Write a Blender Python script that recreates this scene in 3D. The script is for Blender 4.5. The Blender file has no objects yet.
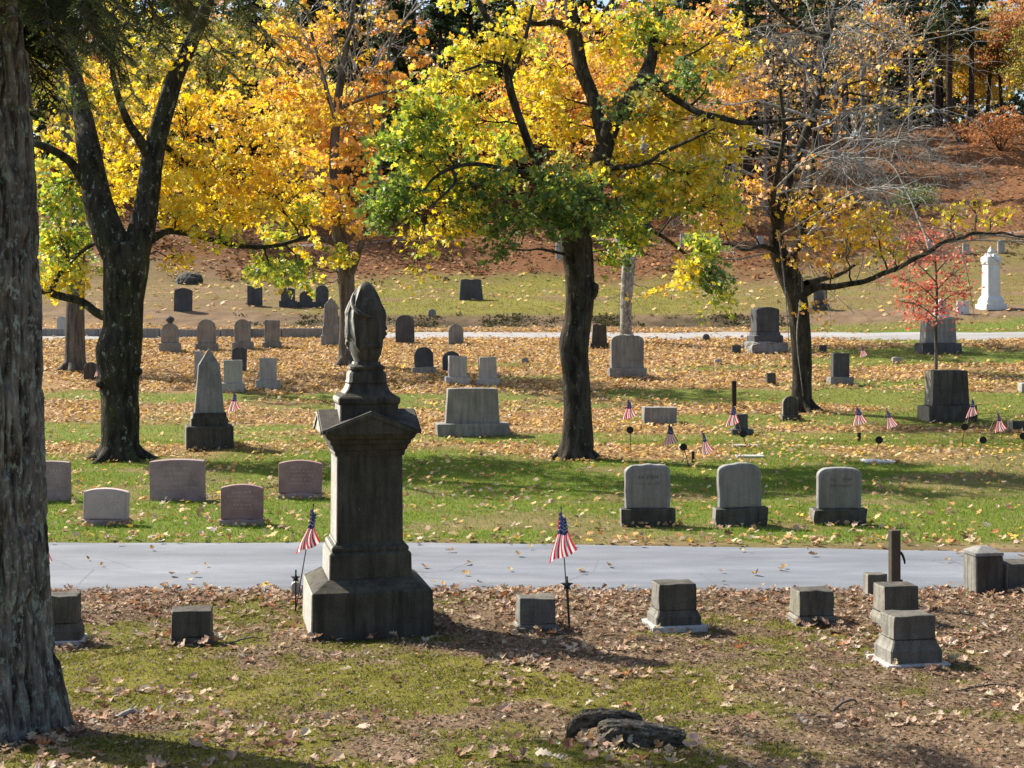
import bpy, bmesh, math
import numpy as np
from mathutils import Vector, Matrix

F = 1478.0; H = 2.9; HY = 323.0
C = bpy.context.scene.collection
rng = np.random.default_rng(11)

# ------------------------------------------------------------------ noise
def _h(ix, iy, iz, s):
    n = (ix * 73856093) ^ (iy * 19349663) ^ (iz * 83492791) ^ (s * 26544357)
    n = n & 0xffffffff
    n = ((n ^ (n >> 13)) * 1274126177) & 0xffffffff
    n = ((n ^ (n >> 15)) * 2246822519) & 0xffffffff
    return ((n ^ (n >> 16)) & 0xffffff) / float(0xffffff)
def vnoise(x, y, z=0.0, s=0):
    x, y, z = np.broadcast_arrays(np.asarray(x, float), np.asarray(y, float), np.asarray(z, float))
    ix, iy, iz = (np.floor(a).astype(np.int64) for a in (x, y, z))
    fx, fy, fz = x - ix, y - iy, z - iz
    fx, fy, fz = (a * a * (3 - 2 * a) for a in (fx, fy, fz))
    r = 0
    for dx in (0, 1):
        for dy in (0, 1):
            for dz in (0, 1):
                w = (fx if dx else 1 - fx) * (fy if dy else 1 - fy) * (fz if dz else 1 - fz)
                r = r + w * _h(ix + dx, iy + dy, iz + dz, s)
    return r
def fbm(x, y, z=0.0, s=0, o=4):
    t, a, n = 0, 0.5, 0
    x, y, z = np.asarray(x, float), np.asarray(y, float), np.asarray(z, float)
    for k in range(o):
        t = t + a * vnoise(x * 2 ** k, y * 2 ** k, z * 2 ** k, s + k); n += a; a *= .5
    return t / n
def sst(a, b, x):
    t = np.clip((np.asarray(x, float) - a) / (b - a), 0, 1); return t * t * (3 - 2 * t)

# ------------------------------------------------------------------ terrain
_py = [-400, -30, 0, 5, 8.5, 11, 13.7, 20, 27, 31, 36, 40, 46, 52, 57, 62, 63.2, 66.0, 70, 80, 84, 88, 91, 94, 105, 125, 145, 170, 230, 900]
_pz = [3, 2, 1.3, .75, .34, .1, 0, 0, 0, .04, .3, .58, 1.22, 1.78, 2.24, 2.62, 2.80, 3.38, 3.98, 4.95, 6.2, 7.75, 7.95, 8.6, 11.6, 17.4, 20.0, 22.6, 26, 30]
_ty = np.arange(-400, 900, .2); _tz = np.interp(_ty, _py, _pz)
_k = np.ones(5) / 5; _tz = np.convolve(np.pad(_tz, 2, mode='edge'), _k, 'valid')
def G(x, y):
    x = np.asarray(x, float); y = np.asarray(y, float)
    w = sst(44, 58, y)
    z = np.interp(y + w * np.minimum(2.4 * (x / 20) ** 2, 7), _ty, _tz)
    z = z + .24 * np.exp(-((x - 6.2) / .9) ** 2 - ((y - 15.0) / .9) ** 2)
    z = z + (fbm(x * .55, y * .55, 0, 5, 3) - .5) * .10 * (1 - .85 * sst(15, 16.2, y) * (1 - sst(19.5, 21, y)))
    z = z + (fbm(x * .08, y * .08, 0, 9, 3) - .5) * 2.6 * sst(64, 100, y)
    return z
def W(px, py, d):
    return np.array([(px - 512) / F * d, d, H - (py - HY) / F * d])
_dd = np.concatenate([np.arange(6, 66, .02), np.arange(66, 220, .05)])
def gp(px, py):
    """the point of the ground seen at that place of the picture"""
    gx = (px - 512) / F * _dd; gz = H - (py - HY) / F * _dd
    hit = np.nonzero(gz <= G(gx, _dd))[0]
    d = _dd[hit[0]] if len(hit) else 150.
    x = (px - 512) / F * d
    return np.array([x, d, float(G(x, d))])

# ------------------------------------------------------------------ mesh builder
class MB:
    def __init__(s): s.v = []; s.f = []; s.c = []; s.n = 0
    def add(s, v, f, mi=0, col=(1, 1, 1)):
        v = np.asarray(v, np.float32).reshape(-1, 3)
        f = np.asarray(f, np.int64)
        col = np.asarray(col, np.float32)
        if col.ndim == 1: col = np.broadcast_to(col, (len(v), 3))
        s.v.append(v); s.c.append(col); s.f.append((f + s.n, mi)); s.n += len(v)
    def build(s, name, mats, parent=None, loc=None, smooth=False):
        me = bpy.data.meshes.new(name)
        v = np.concatenate(s.v)
        if loc is not None: v = v - np.asarray(loc, np.float32)
        me.vertices.add(len(v)); me.vertices.foreach_set('co', v.astype(np.float32).ravel())
        idx = np.concatenate([f.ravel() for f, _ in s.f])
        tot = np.concatenate([np.full(len(f), f.shape[1]) for f, _ in s.f])
        mi = np.concatenate([np.full(len(f), m) for f, m in s.f])
        me.loops.add(len(idx)); me.loops.foreach_set('vertex_index', idx.astype(np.int32))
        st = np.concatenate([[0], np.cumsum(tot)[:-1]])
        me.polygons.add(len(tot)); me.polygons.foreach_set('loop_start', st.astype(np.int32))
        me.update(calc_edges=True); me.validate()
        me.polygons.foreach_set('material_index', mi.astype(np.int32))
        me.polygons.foreach_set('use_smooth', np.full(len(tot), smooth))
        a = me.color_attributes.new('Col', 'FLOAT_COLOR', 'POINT')
        c = np.ones((len(v), 4), np.float32); c[:, :3] = np.concatenate(s.c)
        a.data.foreach_set('color', c.ravel())
        for m in (mats if isinstance(mats, (list, tuple)) else [mats]): me.materials.append(m)
        o = bpy.data.objects.new(name, me); C.objects.link(o)
        if parent is not None: o.parent = parent
        elif loc is not None: o.location = loc
        return o

def tag(o, label=None, cat=None, group=None, kind=None):
    if label: o['label'] = label
    if cat: o['category'] = cat
    if group: o['group'] = group
    if kind: o['kind'] = kind
    return o
def empty(name, loc, rz, label, cat, group=None):
    o = bpy.data.objects.new(name, None); C.objects.link(o)
    o.location = [float(q) for q in loc]; o.rotation_euler = (0, 0, rz); o.empty_display_size = .2
    return tag(o, label, cat, group)
def copy_tree(o):
    c = o.copy(); C.objects.link(c)
    for ch in list(o.children):
        k = ch.copy(); C.objects.link(k); k.parent = c
    return c

# ------------------------------------------------------------------ materials
def mat(name):
    m = bpy.data.materials.new(name); m.use_nodes = True
    nt = m.node_tree; nt.nodes.clear()
    return m, nt
class N:
    """small node helper"""
    def __init__(s, nt): s.nt = nt
    def n(s, t, **kw):
        o = s.nt.nodes.new(t)
        for k, v in kw.items(): setattr(o, k, v)
        return o
    def l(s, a, b): s.nt.links.new(a, b)
    def pos(s, scale=(1, 1, 1), kind='world'):
        if kind == 'world': g = s.n('ShaderNodeNewGeometry').outputs['Position']
        else: g = s.n('ShaderNodeTexCoord').outputs['Object']
        m = s.n('ShaderNodeMapping'); m.inputs['Scale'].default_value = scale
        s.l(g, m.inputs['Vector']); return m.outputs[0]
    def noise(s, vec, sc, det=4, rough=.6):
        o = s.n('ShaderNodeTexNoise'); s.l(vec, o.inputs['Vector'])
        o.inputs['Scale'].default_value = sc; o.inputs['Detail'].default_value = det; o.inputs['Roughness'].default_value = rough
        return o.outputs['Fac']
    def ramp(s, fac, stops, interp='LINEAR'):
        r = s.n('ShaderNodeValToRGB'); s.l(fac, r.inputs[0]); cr = r.color_ramp; cr.interpolation = interp
        while len(cr.elements) < len(stops): cr.elements.new(.5)
        for e, (p, c) in zip(cr.elements, stops):
            e.position = p; e.color = (*c, 1) if not np.isscalar(c) else (c, c, c, 1)
        return r.outputs[0]
    def mix(s, fac, a, b, blend='MIX'):
        m = s.n('ShaderNodeMix', data_type='RGBA', blend_type=blend)
        for sock, v in ((m.inputs[0], fac), (m.inputs[6], a), (m.inputs[7], b)):
            if hasattr(v, 'is_output'): s.l(v, sock)
            elif np.isscalar(v): sock.default_value = v
            else: sock.default_value = (*v, 1)
        return m.outputs[2]
    def bump(s, h, strength=.5, dist=.02, nrm=None):
        b = s.n('ShaderNodeBump'); b.inputs['Strength'].default_value = strength; b.inputs['Distance'].default_value = dist
        s.l(h, b.inputs['Height'])
        if nrm is not None: s.l(nrm, b.inputs['Normal'])
        return b.outputs[0]
    def out(s, sh):
        o = s.n('ShaderNodeOutputMaterial'); s.l(sh, o.inputs['Surface'])
    def bsdf(s, col, rough=.8, nrm=None, spec=.3, metal=0):
        b = s.n('ShaderNodeBsdfPrincipled')
        if hasattr(col, 'is_output'): s.l(col, b.inputs['Base Color'])
        else: b.inputs['Base Color'].default_value = (*col, 1)
        if hasattr(rough, 'is_output'): s.l(rough, b.inputs['Roughness'])
        else: b.inputs['Roughness'].default_value = rough
        b.inputs['Specular IOR Level'].default_value = spec; b.inputs['Metallic'].default_value = metal
        if nrm is not None: s.l(nrm, b.inputs['Normal'])
        return b.outputs[0]

def plain(name, col, rough=.7, metal=0, var=.25, sc=12):
    m, nt = mat(name); q = N(nt)
    f = q.noise(q.pos(kind='obj'), sc, 5)
    c = q.mix(q.ramp(f, [(.3, 0), (.7, 1)]), tuple(a * (1 - var) for a in col), tuple(min(a * (1 + var), 1) for a in col))
    q.out(q.bsdf(c, rough, q.bump(f, .2, .01), metal=metal)); return m

def stone(name, lo, hi, stain=(.03, .028, .024), stain_amt=.6, lichen=(.42, .43, .36), lich=.62, grain=90, rough=.85, streak=True, sun_paint=0):
    m, nt = mat(name); q = N(nt)
    p = q.pos()
    big = q.noise(p, 2.2, 6, .65); fine = q.noise(p, grain, 2, .6); mid = q.noise(p, 14, 5, .6)
    c = q.mix(q.ramp(big, [(.3, 0), (.7, 1)]), lo, hi)
    c = q.mix(.55, c, q.ramp(fine, [(.3, .35), (.7, 1.15)]), 'MULTIPLY')
    st = q.noise(q.pos((5, 5, .45) if streak else (2, 2, 2)), 2.6, 6, .7)
    sm = q.ramp(st, [(.42, 0), (.66, stain_amt)])
    c = q.mix(sm, c, stain)
    li = q.noise(p, 9, 7, .72)
    c = q.mix(q.ramp(li, [(lich, 0), (lich + .07, .75)]), c, lichen)
    if sun_paint:      # left face painted paler to stand for sunlight, with yellow lichen on it
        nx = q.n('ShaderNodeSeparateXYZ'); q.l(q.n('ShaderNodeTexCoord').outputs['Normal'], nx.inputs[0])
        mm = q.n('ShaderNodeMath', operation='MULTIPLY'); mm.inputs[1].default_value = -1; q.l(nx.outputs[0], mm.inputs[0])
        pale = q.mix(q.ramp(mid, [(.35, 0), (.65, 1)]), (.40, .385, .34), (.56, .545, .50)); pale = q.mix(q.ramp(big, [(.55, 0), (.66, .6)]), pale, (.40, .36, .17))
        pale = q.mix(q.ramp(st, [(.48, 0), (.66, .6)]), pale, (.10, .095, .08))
        c = q.mix(q.ramp(mm.outputs[0], [(.55, 0), (.85, sun_paint)]), c, pale)
    b = q.bump(fine, .35, .004, q.bump(mid, .45, .02))
    q.out(q.bsdf(c, rough, b, .25)); return m

def bark(name, lo, hi, lichen=(.28, .31, .24), lich=.6, zs=.16, sc=9, bump=1.0, moss=None, ls=10):
    m, nt = mat(name); q = N(nt)
    f1 = q.noise(q.pos((1, 1, zs)), sc, 6, .62); f2 = q.noise(q.pos(), 22, 6, .65)
    c = q.mix(q.ramp(f1, [(.36, 0), (.62, 1)]), lo, hi)
    c = q.mix(.5, c, q.ramp(f2, [(.25, .35), (.7, 1.15)]), 'MULTIPLY')
    li = q.noise(q.pos((1, 1, .6)), ls, 8, .74); big = q.noise(q.pos(), 1.1, 3)
    lm = q.mix(1, q.ramp(li, [(lich, 0), (lich + .05, .85)]), q.ramp(big, [(.3, .35), (.6, 1)]), 'MULTIPLY')
    c = q.mix(lm, c, lichen)
    if moss:
        mm = q.noise(q.pos((1, 1, .5)), 2.4, 5); c = q.mix(q.ramp(mm, [(.52, 0), (.7, .55)]), c, moss)
    b = q.bump(f2, .35, .015, q.bump(f1, bump, .05))
    q.out(q.bsdf(c, .92, b, .15)); return m

def leafmat(name, trans=.5, sat=1.0, rough=.45, spec=.35):
    m, nt = mat(name); q = N(nt)
    a = q.n('ShaderNodeAttribute', attribute_name='Col').outputs['Color']
    f = q.noise(q.pos(), 40, 2)
    c = q.mix(.5, a, q.ramp(f, [(.3, .7), (.7, 1.15)]), 'MULTIPLY')
    d = q.bsdf(c, rough, spec=spec)
    hs = q.n('ShaderNodeHueSaturation'); hs.inputs['Saturation'].default_value = sat; hs.inputs['Value'].default_value = 1.1
    q.l(c, hs.inputs['Color'])
    t = q.n('ShaderNodeBsdfTranslucent'); q.l(hs.outputs[0], t.inputs['Color'])
    x = q.n('ShaderNodeMixShader'); x.inputs[0].default_value = trans
    q.l(d, x.inputs[1]); q.l(t.outputs[0], x.inputs[2]); q.out(x.outputs[0]); return m

M = {}
M['mon'] = stone('monument_granite', (.042, .038, .029), (.115, .104, .080), (.018, .0165, .013), .85, lich=.69, sun_paint=.95)
M['dark'] = stone('dark_weathered_stone', (.06, .054, .044), (.13, .12, .10), (.02, .019, .016), .75, lich=.67, sun_paint=.4)
M['grey'] = stone('grey_granite', (.215, .21, .20), (.36, .355, .34), (.07, .068, .062), .5, lich=.65)
M['face'] = stone('grey_dressed_face', (.21, .198, .175), (.28, .265, .235), (.09, .08, .068), .5, lich=.68)
M['pale'] = stone('pale_granite', (.36, .36, .355), (.52, .515, .505), (.15, .14, .12), .45, lich=.66)
M['white'] = stone('white_marble', (.68, .68, .68), (.82, .82, .81), (.42, .42, .41), .4, lichen=(.6, .6, .56), lich=.7)
M['pink'] = stone('dusky_pink_granite', (.33, .235, .23), (.42, .315, .305), (.15, .10, .095), .45, lichen=(.42, .35, .32), lich=.68, streak=False)
M['pinkl'] = stone('light_pink_granite', (.50, .385, .36), (.58, .46, .435), (.33, .26, .24), .4, lichen=(.5, .45, .4), lich=.72, streak=False)
M['red'] = stone('reddish_granite', (.31, .185, .175), (.41, .265, .25), (.13, .07, .065), .45, lichen=(.4, .3, .27), lich=.70, streak=False)
M['worn'] = stone('worn_grey_brown_stone', (.105, .098, .08), (.19, .178, .15), (.04, .036, .03), .6, lich=.66, sun_paint=.35)
M['slate'] = stone('dark_slate', (.065, .068, .073), (.13, .134, .142), (.04, .04, .042), .6, lichen=(.25, .26, .24), lich=.68)
M['cut'] = plain('cut_letters_pale', (.45, .40, .37), .9)
M['cutp'] = plain('cut_letters_pink', (.50, .36, .33), .9)
M['cutd'] = plain('cut_letters_dark', (.13, .125, .11), .9)
M['bark_fg'] = bark('furrowed_lichen_bark', (.04, .034, .028), (.24, .215, .18), lichen=(.32, .36, .30), lich=.53, zs=.2, sc=16, bump=1.0, ls=20)
M['bark_dk'] = bark('dark_maple_bark', (.016, .014, .011), (.075, .064, .05), lichen=(.24, .26, .2), lich=.60, zs=.25, sc=8, bump=1.0)
M['bark_dk2'] = bark('dark_mossy_bark', (.014, .013, .010), (.06, .052, .04), lichen=(.30, .33, .26), lich=.575, zs=.3, sc=8, bump=1.0, moss=(.04, .05, .012))
M['bark_gr'] = bark('grey_brown_bark', (.06, .052, .044), (.19, .165, .14), lichen=(.30, .31, .26), lich=.62, zs=.14, sc=9)
M['bark_pale'] = bark('pale_lichen_bark', (.12, .11, .095), (.34, .32, .28), lichen=(.48, .5, .43), lich=.52, zs=.5, sc=6, bump=.7)
M['bark_ash'] = bark('grey_ash_bark', (.13, .125, .12), (.29, .28, .265), lichen=(.36, .36, .33), lich=.62, zs=.3, sc=6, bump=.6)
M['bark_pine'] = bark('pine_bark', (.022, .017, .015), (.10, .066, .055), lichen=(.2, .2, .17), lich=.68, zs=.2, sc=5)
M['twig'] = bark('grey_twigs', (.20, .19, .175), (.40, .385, .355), lich=.7, zs=1, sc=9, bump=.3)
M['leaf'] = leafmat('autumn_leaves', .55, 1.08)
M['needle'] = leafmat('evergreen_needles', .35, 1.0)
M['litter'] = leafmat('fallen_leaves', .22, 1.0, .7, .2)
M['grassb'] = leafmat('grass_blades', .4, 1.05, .6, .15)
M['iron'] = plain('dark_iron', (.03, .028, .026), .55, .6)
M['black'] = plain('black_disc', (.015, .015, .015), .5, .3)
M['post'] = plain('rusted_steel_post', (.075, .06, .045), .8, .2)
M['stick'] = plain('flag_stick_wood', (.32, .22, .12), .7)
M['stickd'] = plain('flag_stick_dark', (.06, .05, .045), .7)
def cloth(name, col):
    m, nt = mat(name); q = N(nt)
    d = q.bsdf(col, .8, spec=.15); t = q.n('ShaderNodeBsdfTranslucent'); t.inputs['Color'].default_value = (*col, 1)
    x = q.n('ShaderNodeMixShader'); x.inputs[0].default_value = .45
    q.l(d, x.inputs[1]); q.l(t.outputs[0], x.inputs[2]); q.out(x.outputs[0]); return m
M['fr'] = cloth('flag_red', (.56, .05, .075)); M['fw'] = cloth('flag_white', (.86, .84, .82)); M['fb'] = cloth('flag_blue', (.03, .045, .13))

def ground_mat():
    m, nt = mat('ground_cover'); q = N(nt)
    a = q.n('ShaderNodeAttribute', attribute_name='Col').outputs['Color']
    p = q.pos()
    n1 = q.noise(p, 9, 6, .7); n2 = q.noise(p, 38, 5, .7); n3 = q.noise(p, 2.2, 5, .65)
    c = q.mix(.75, a, q.ramp(n2, [(.3, .45), (.52, .95), (.72, 1.45)]), 'MULTIPLY')
    c = q.mix(q.ramp(n1, [(.50, 0), (.66, .45)]), c, (.20, .135, .085))
    c = q.mix(.6, c, q.ramp(n3, [(.3, .7), (.7, 1.15)]), 'MULTIPLY')
    b = q.bump(n2, .7, .03, q.bump(n1, .6, .08))
    q.out(q.bsdf(c, .95, b, .1)); return m
M['ground'] = ground_mat()
def road_mat(name, lo, hi):
    m, nt = mat(name); q = N(nt)
    p = q.pos(); f = q.noise(p, 130, 3, .7); g = q.noise(q.pos((.5, 1.6, 1)), 1.3, 6, .6); h = q.noise(p, 30, 4)
    c = q.mix(q.ramp(g, [(.3, 0), (.7, 1)]), lo, hi)
    c = q.mix(.8, c, q.ramp(f, [(.3, .5), (.7, 1.4)]), 'MULTIPLY')
    vo = q.n('ShaderNodeTexVoronoi', feature='DISTANCE_TO_EDGE'); q.l(q.pos((.55, .9, 1)), vo.inputs['Vector']); vo.inputs['Scale'].default_value = 1.3
    wv = q.n('ShaderNodeMath', operation='ADD'); q.l(vo.outputs['Distance'], wv.inputs[0]); jit = q.n('ShaderNodeMath', operation='MULTIPLY'); jit.inputs[1].default_value = .05; q.l(h, jit.inputs[0]); q.l(jit.outputs[0], wv.inputs[1])
    pt = q.noise(q.pos((.35, .35, 1)), 1.1, 2)
    crk = q.mix(1, q.ramp(wv.outputs[0], [(.022, .8), (.036, 0)]), q.ramp(pt, [(.45, 0), (.6, 1)]), 'MULTIPLY')
    c = q.mix(crk, c, (.06, .06, .06))
    sx = q.n('ShaderNodeSeparateXYZ'); q.l(q.pos((.02, .62, 1)), sx.inputs[0])
    tr = q.noise(q.pos((.02, .9, 0)), 1.0, 2); c = q.mix(.5, c, q.ramp(tr, [(.35, .72), (.65, 1.12)]), 'MULTIPLY')
    c = q.mix(q.ramp(h, [(.60, 0), (.72, .5)]), c, (.22, .17, .12))
    q.out(q.bsdf(c, .8, q.bump(f, .5, .006), .35)); return m
M['road'] = road_mat('worn_asphalt', (.115, .130, .156), (.205, .222, .252))
M['path'] = road_mat('trodden_path', (.15, .135, .12), (.22, .205, .19))
M['road2'] = road_mat('pale_lane', (.26, .255, .25), (.34, .335, .33))

# ------------------------------------------------------------------ ground cover
def road_edges(x):
    near = 16.02 + .05 * (fbm(x * 1.3, x * 0 + 3, 0, 2) - .5) * 2
    far = 19.72 - .055 * np.clip(x + 2, 0, 20) ** 1.35 * .9 + .05 * (fbm(x * 1.3, x * 0 + 9, 0, 4) - .5) * 2
    return near, np.maximum(far, near + 2.2)
def lane_c(x): return 59.3 - np.minimum(2.4 * (x / 20) ** 2, 7)
def cover(x, y):
    """weights: grass, moss, litter (leaf carpet), hill"""
    n1 = fbm(x * .35, y * .35, 0, 21); n2 = fbm(x * 1.4, y * 1.1, 0, 31); nb = fbm(x * .13, y * .5, 0, 41); n4 = fbm(x * .5, y * .9, 0, 51)
    a = 1 - sst(15.2, 16.2, y)
    sun = .085 * sst(1.2, -1.5, x) * sst(13.0, 11.6, y) - .01 * sst(0, 2, x)
    moss = a * sst(.50, .60, n2 * .42 + n1 * .33 + fbm(x * 4.2, y * 4.2, 0, 36, 3) * .25 + sun)
    b = sst(18.6, 19.6, y) * (1 - sst(29.5, 33.5, y + (n1 - .5) * 8))
    gb = b * (1 - .7 * sst(.52, .68, n4 + .13 * sst(3.5, 8, x) - .03)) * (1 - .6 * sst(19.9, 19.2, y))
    cz = sst(29.5, 33.5, y + (n1 - .5) * 8) * (1 - sst(61, 63, y))
    right = sst(7, 12, x)
    gc = cz * sst(.44, .58, nb * .75 + n4 * .25 + -.01 * right + .07 * sst(33, 37, y) * (1 - sst(41, 44, y)) - .16 * sst(42, 46, y) * (1 - right))
    dz = sst(64.5, 66, y) * (1 - sst(79, 83, y + (n1 - .5) * 6))
    gd = dz * sst(.36, .56, nb * .5 + n4 * .5 + .05) * (.22 + .78 * sst(-12, -6, x)) * (1 - .45 * sst(7, 12, x))
    hill = sst(79, 83, y + (n1 - .5) * 6)
    return np.clip(gb + gc, 0, 1), moss, np.clip(b * .2 + (1 - gc) * cz, 0, 1), hill, gd, dz
def ground_col(x, y):
    g, m, l, hl, gd, dz = cover(x, y)
    n = fbm(x * 2.5, y * 2.5, 0, 61)[..., None]; n2 = fbm(x * .7, y * .7, 0, 71)[..., None]
    c = np.array([.20, .135, .082]) * (.45 + 1.1 * n) + 0 * n2
    def put(c, w, col): return c * (1 - w[..., None]) + w[..., None] * col
    c = put(c, l * .85, np.array([.30, .19, .085]) * (.7 + .6 * n))
    c = put(c, m, np.array([.075, .088, .014]) * (1 - n2) * 1.4 + np.array([.23, .20, .035]) * n2)
    c = put(c, g * .92, np.array([.095, .165, .022]) * (1 - n2) * 1.25 + np.array([.19, .20, .038]) * n2 * .9)
    c = put(c, hl, np.array([.175, .080, .034]) * (.75 + .5 * n))
    c = put(c, dz * .5, np.array([.18, .12, .06]) + 0 * n)
    c = put(c, gd * .9, np.array([.185, .18, .032]) * (.75 + .5 * n2))
    ye = y + np.minimum(2.4 * (x / 20) ** 2, 7); c = put(c, sst(62.4, 62.9, ye) * sst(66.0, 64.2, ye) * (.25 + .55 * sst(.35, .6, n2[..., 0])) * sst(-13, -8, x) * sst(13, 9, x), np.array([.04, .036, .018]) * (.3 + 1.4 * n))  # bank strip: dark ivy and soil tone, with the bank's shade painted in
    return c
def axis(*segs):
    out = []
    for a, b, s in segs: out.append(np.arange(a, b, s))
    return np.concatenate(out)
gx = axis((-420, -60, 12), (-60, -26, 1.6), (-26, -8, .4), (-8, 8, .13), (8, 26, .4), (26, 60, 1.6), (60, 421, 12))
gy = axis((-60, 5, 1.2), (5, 24, .11), (24, 60, .2), (60, 100, .35), (100, 150, 1), (150, 901, 12))
X, Y = np.meshgrid(gx, gy); Z = G(X, Y) - .0
# the ground sinks a little under both lanes so that the lane sheets lie clear of it
ne, fa = road_edges(gx)
Z -= .05 * sst(-.02, .12, Y - ne[None]) * sst(-.02, .12, fa[None] - Y)
Z -= .10 * sst(0, .5, 1.85 - np.abs(Y - lane_c(X)))
Z += (fbm(X * 6, Y * 6, 0, 77, 3) - .5) * .035 * (Y < 26) * (1 - sst(15.9, 16.0, Y) * (1 - sst(19.3, 19.8, Y)))
def grid_faces(ny, nx):
    i = np.arange(ny - 1)[:, None] * nx + np.arange(nx - 1)[None]
    return np.stack([i, i + 1, i + nx + 1, i + nx], -1).reshape(-1, 4)
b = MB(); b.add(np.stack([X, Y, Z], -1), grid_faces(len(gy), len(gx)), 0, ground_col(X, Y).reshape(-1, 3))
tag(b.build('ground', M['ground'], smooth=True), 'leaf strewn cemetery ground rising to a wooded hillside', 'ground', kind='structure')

def strip(name, xs, lo, hi, ny, lift, m, label):
    t = np.linspace(0, 1, ny)[:, None]
    XX = np.broadcast_to(xs, (ny, len(xs))); YY = lo * (1 - t) + hi * t
    ZZ = G(XX, YY) + lift - .02 * (np.abs(t - .5) * 2) ** 2
    ZZ[0] -= .06; ZZ[-1] -= .06
    bb = MB(); bb.add(np.stack([XX, YY, ZZ], -1), grid_faces(ny, len(xs)))
    return tag(bb.build(name, m, smooth=True), label, 'road', kind='structure')
xs = np.arange(-60, 60.1, .2); lo, hi = road_edges(xs)
strip('cemetery_road', xs, lo, hi, 24, .012, M['road'], 'pale grey asphalt lane crossing in front of the headstones')
xs = np.arange(-90, 90.1, .5)
strip('far_lane', xs, lane_c(xs) - 1.7, lane_c(xs) + 1.7, 10, .01, M['road2'], 'pale lane along the foot of the grassy bank')
strip('upper_path', xs, 89.2 - np.minimum(2.4 * (xs / 20) ** 2, 7), 90.5 - np.minimum(2.4 * (xs / 20) ** 2, 7), 8, .04, M['path'], 'narrow grey path along the hillside')

# ------------------------------------------------------------------ scattered leaves and blades
def rot_from_normal(nrm, ang):
    nrm = nrm / np.linalg.norm(nrm, axis=1, keepdims=True)
    ref = np.where(np.abs(nrm[:, 2:3]) > .95, np.array([[1., 0, 0]]), np.array([[0, 0, 1.]]))
    a = np.cross(ref, nrm); a /= np.linalg.norm(a, axis=1, keepdims=True) + 1e-9
    c = np.cross(nrm, a)
    ca, sa = np.cos(ang)[:, None], np.sin(ang)[:, None]
    u = a * ca + c * sa; v = -a * sa + c * ca
    return u, v, nrm
LEAF = np.array([(0, -.5, 0), (.40, -.34, .07), (.26, -.06, .05), (.58, .14, .12), (.22, .18, .04), (0, .62, -.04), (-.22, .18, .04), (-.58, .14, .12), (-.26, -.06, .05), (-.40, -.34, .07)])
LEAF_F = np.array([(0, 1, 2, 3, 4, 5), (0, 5, 6, 7, 8, 9)])
def add_leaves(mb, cen, size, col, nrm, rg, tmpl=LEAF, faces=LEAF_F, curl=None):
    n = len(cen)
    if n == 0: return
    u, v, w = rot_from_normal(nrm, rg.uniform(0, 2 * np.pi, n))
    k = len(tmpl); t = tmpl[None] * np.ones((n, 1, 1))
    t = t * np.asarray(size).reshape(n, 1, 1)
    t[:, :, 0] *= rg.uniform(.75, 1.15, (n, 1)); t[:, :, 2] *= rg.uniform(-1.2, 2.2, (n, 1))
    if curl is not None:
        s = np.asarray(size).reshape(n, 1)
        t[:, :, 2] += curl[:, None] * (t[:, :, 1] ** 2) / s + rg.uniform(0, 1.6, (n, 1)) * np.abs(t[:, :, 0]) ** 1.5 / np.sqrt(s)
    P = cen[:, None] + t[:, :, :1] * u[:, None] + t[:, :, 1:2] * v[:, None] + t[:, :, 2:] * w[:, None]
    f = (np.arange(n)[:, None, None] * k + faces[None]).reshape(-1, faces.shape[1])
    mb.add(P, f, 0, np.repeat(col, k, 0))
def pal(keys, n, rg, jit=.18):
    cols = np.array([c for c, w in keys]); ws = np.array([w for c, w in keys], float); ws /= ws.sum()
    c = cols[rg.choice(len(cols), n, p=ws)]
    return np.clip(c * rg.uniform(1 - jit, 1 + jit, (n, 1)) * rg.uniform(.93, 1.07, (n, 3)), 0, .9)
st_ = np.linspace(-.5, .5, 8); wd_ = np.array([.04, .22, .12, .34, .17, .38, .22, .02])
OAK = np.array([(s * w, t, 0 if s == 0 else .03) for t, w in zip(st_, wd_) for s in (-1, 0, 1)])
OAK_F = np.array([(i * 3 + j, i * 3 + j + 1, i * 3 + j + 4, i * 3 + j + 3) for i in range(7) for j in (0, 1)])
TAN = [((.42, .29, .19), 3), ((.48, .36, .25), 3), ((.33, .21, .13), 2), ((.24, .13, .075), 2), ((.52, .42, .33), 1.0), ((.40, .17, .07), .5)]
GOLD = [((.56, .35, .12), 3), ((.62, .43, .19), 2.5), ((.46, .26, .10), 2.4), ((.62, .42, .07), 1.2), ((.32, .18, .09), 1.4), ((.66, .52, .32), 1.1)]
HILLC = [((.30, .13, .05), 3), ((.40, .19, .07), 2), ((.18, .085, .04), 2), ((.50, .32, .15), .5)]

def scatter(n, ylo, yhi, margin=1.08, rg=rng, power=1):
    y = ylo + (yhi - ylo) * rg.uniform(0, 1, n)
    hw = y * 512 / F * margin + .5
    keep = rg.uniform(0, 1, n) < hw / hw.max()
    y = y[keep]; x = rg.uniform(-1, 1, len(y)) * hw[keep]
    return x, y
def on_road(x, y):
    a, b_ = road_edges(x); return (y > a + .05) & (y < b_ - .05)
fb = MB(); rg = np.random.default_rng(3)
x, y = scatter(46000, 7.2, 16.6, 1.1, rg)
g, m, l, *_ = cover(x, y); cl = fbm(x * 1.3, y * 1.6, 0, 91); cl2 = fbm(x * .45, y * .5, 0, 92)
keep = rg.uniform(0, 1, len(x)) < np.clip(.03 + .50 * sst(.50, .68, cl * .65 + cl2 * .35 + .04 * sst(12, 15, y)) + .22 * sst(13.5, 15.8, y), 0, 1) * (1 - .35 * m)
keep &= ~on_road(x, y)
x, y = x[keep], y[keep]; n = len(x)
sz = rg.uniform(.045, .11, n); z = G(x, y) + rg.uniform(.008, .035, n)
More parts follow.
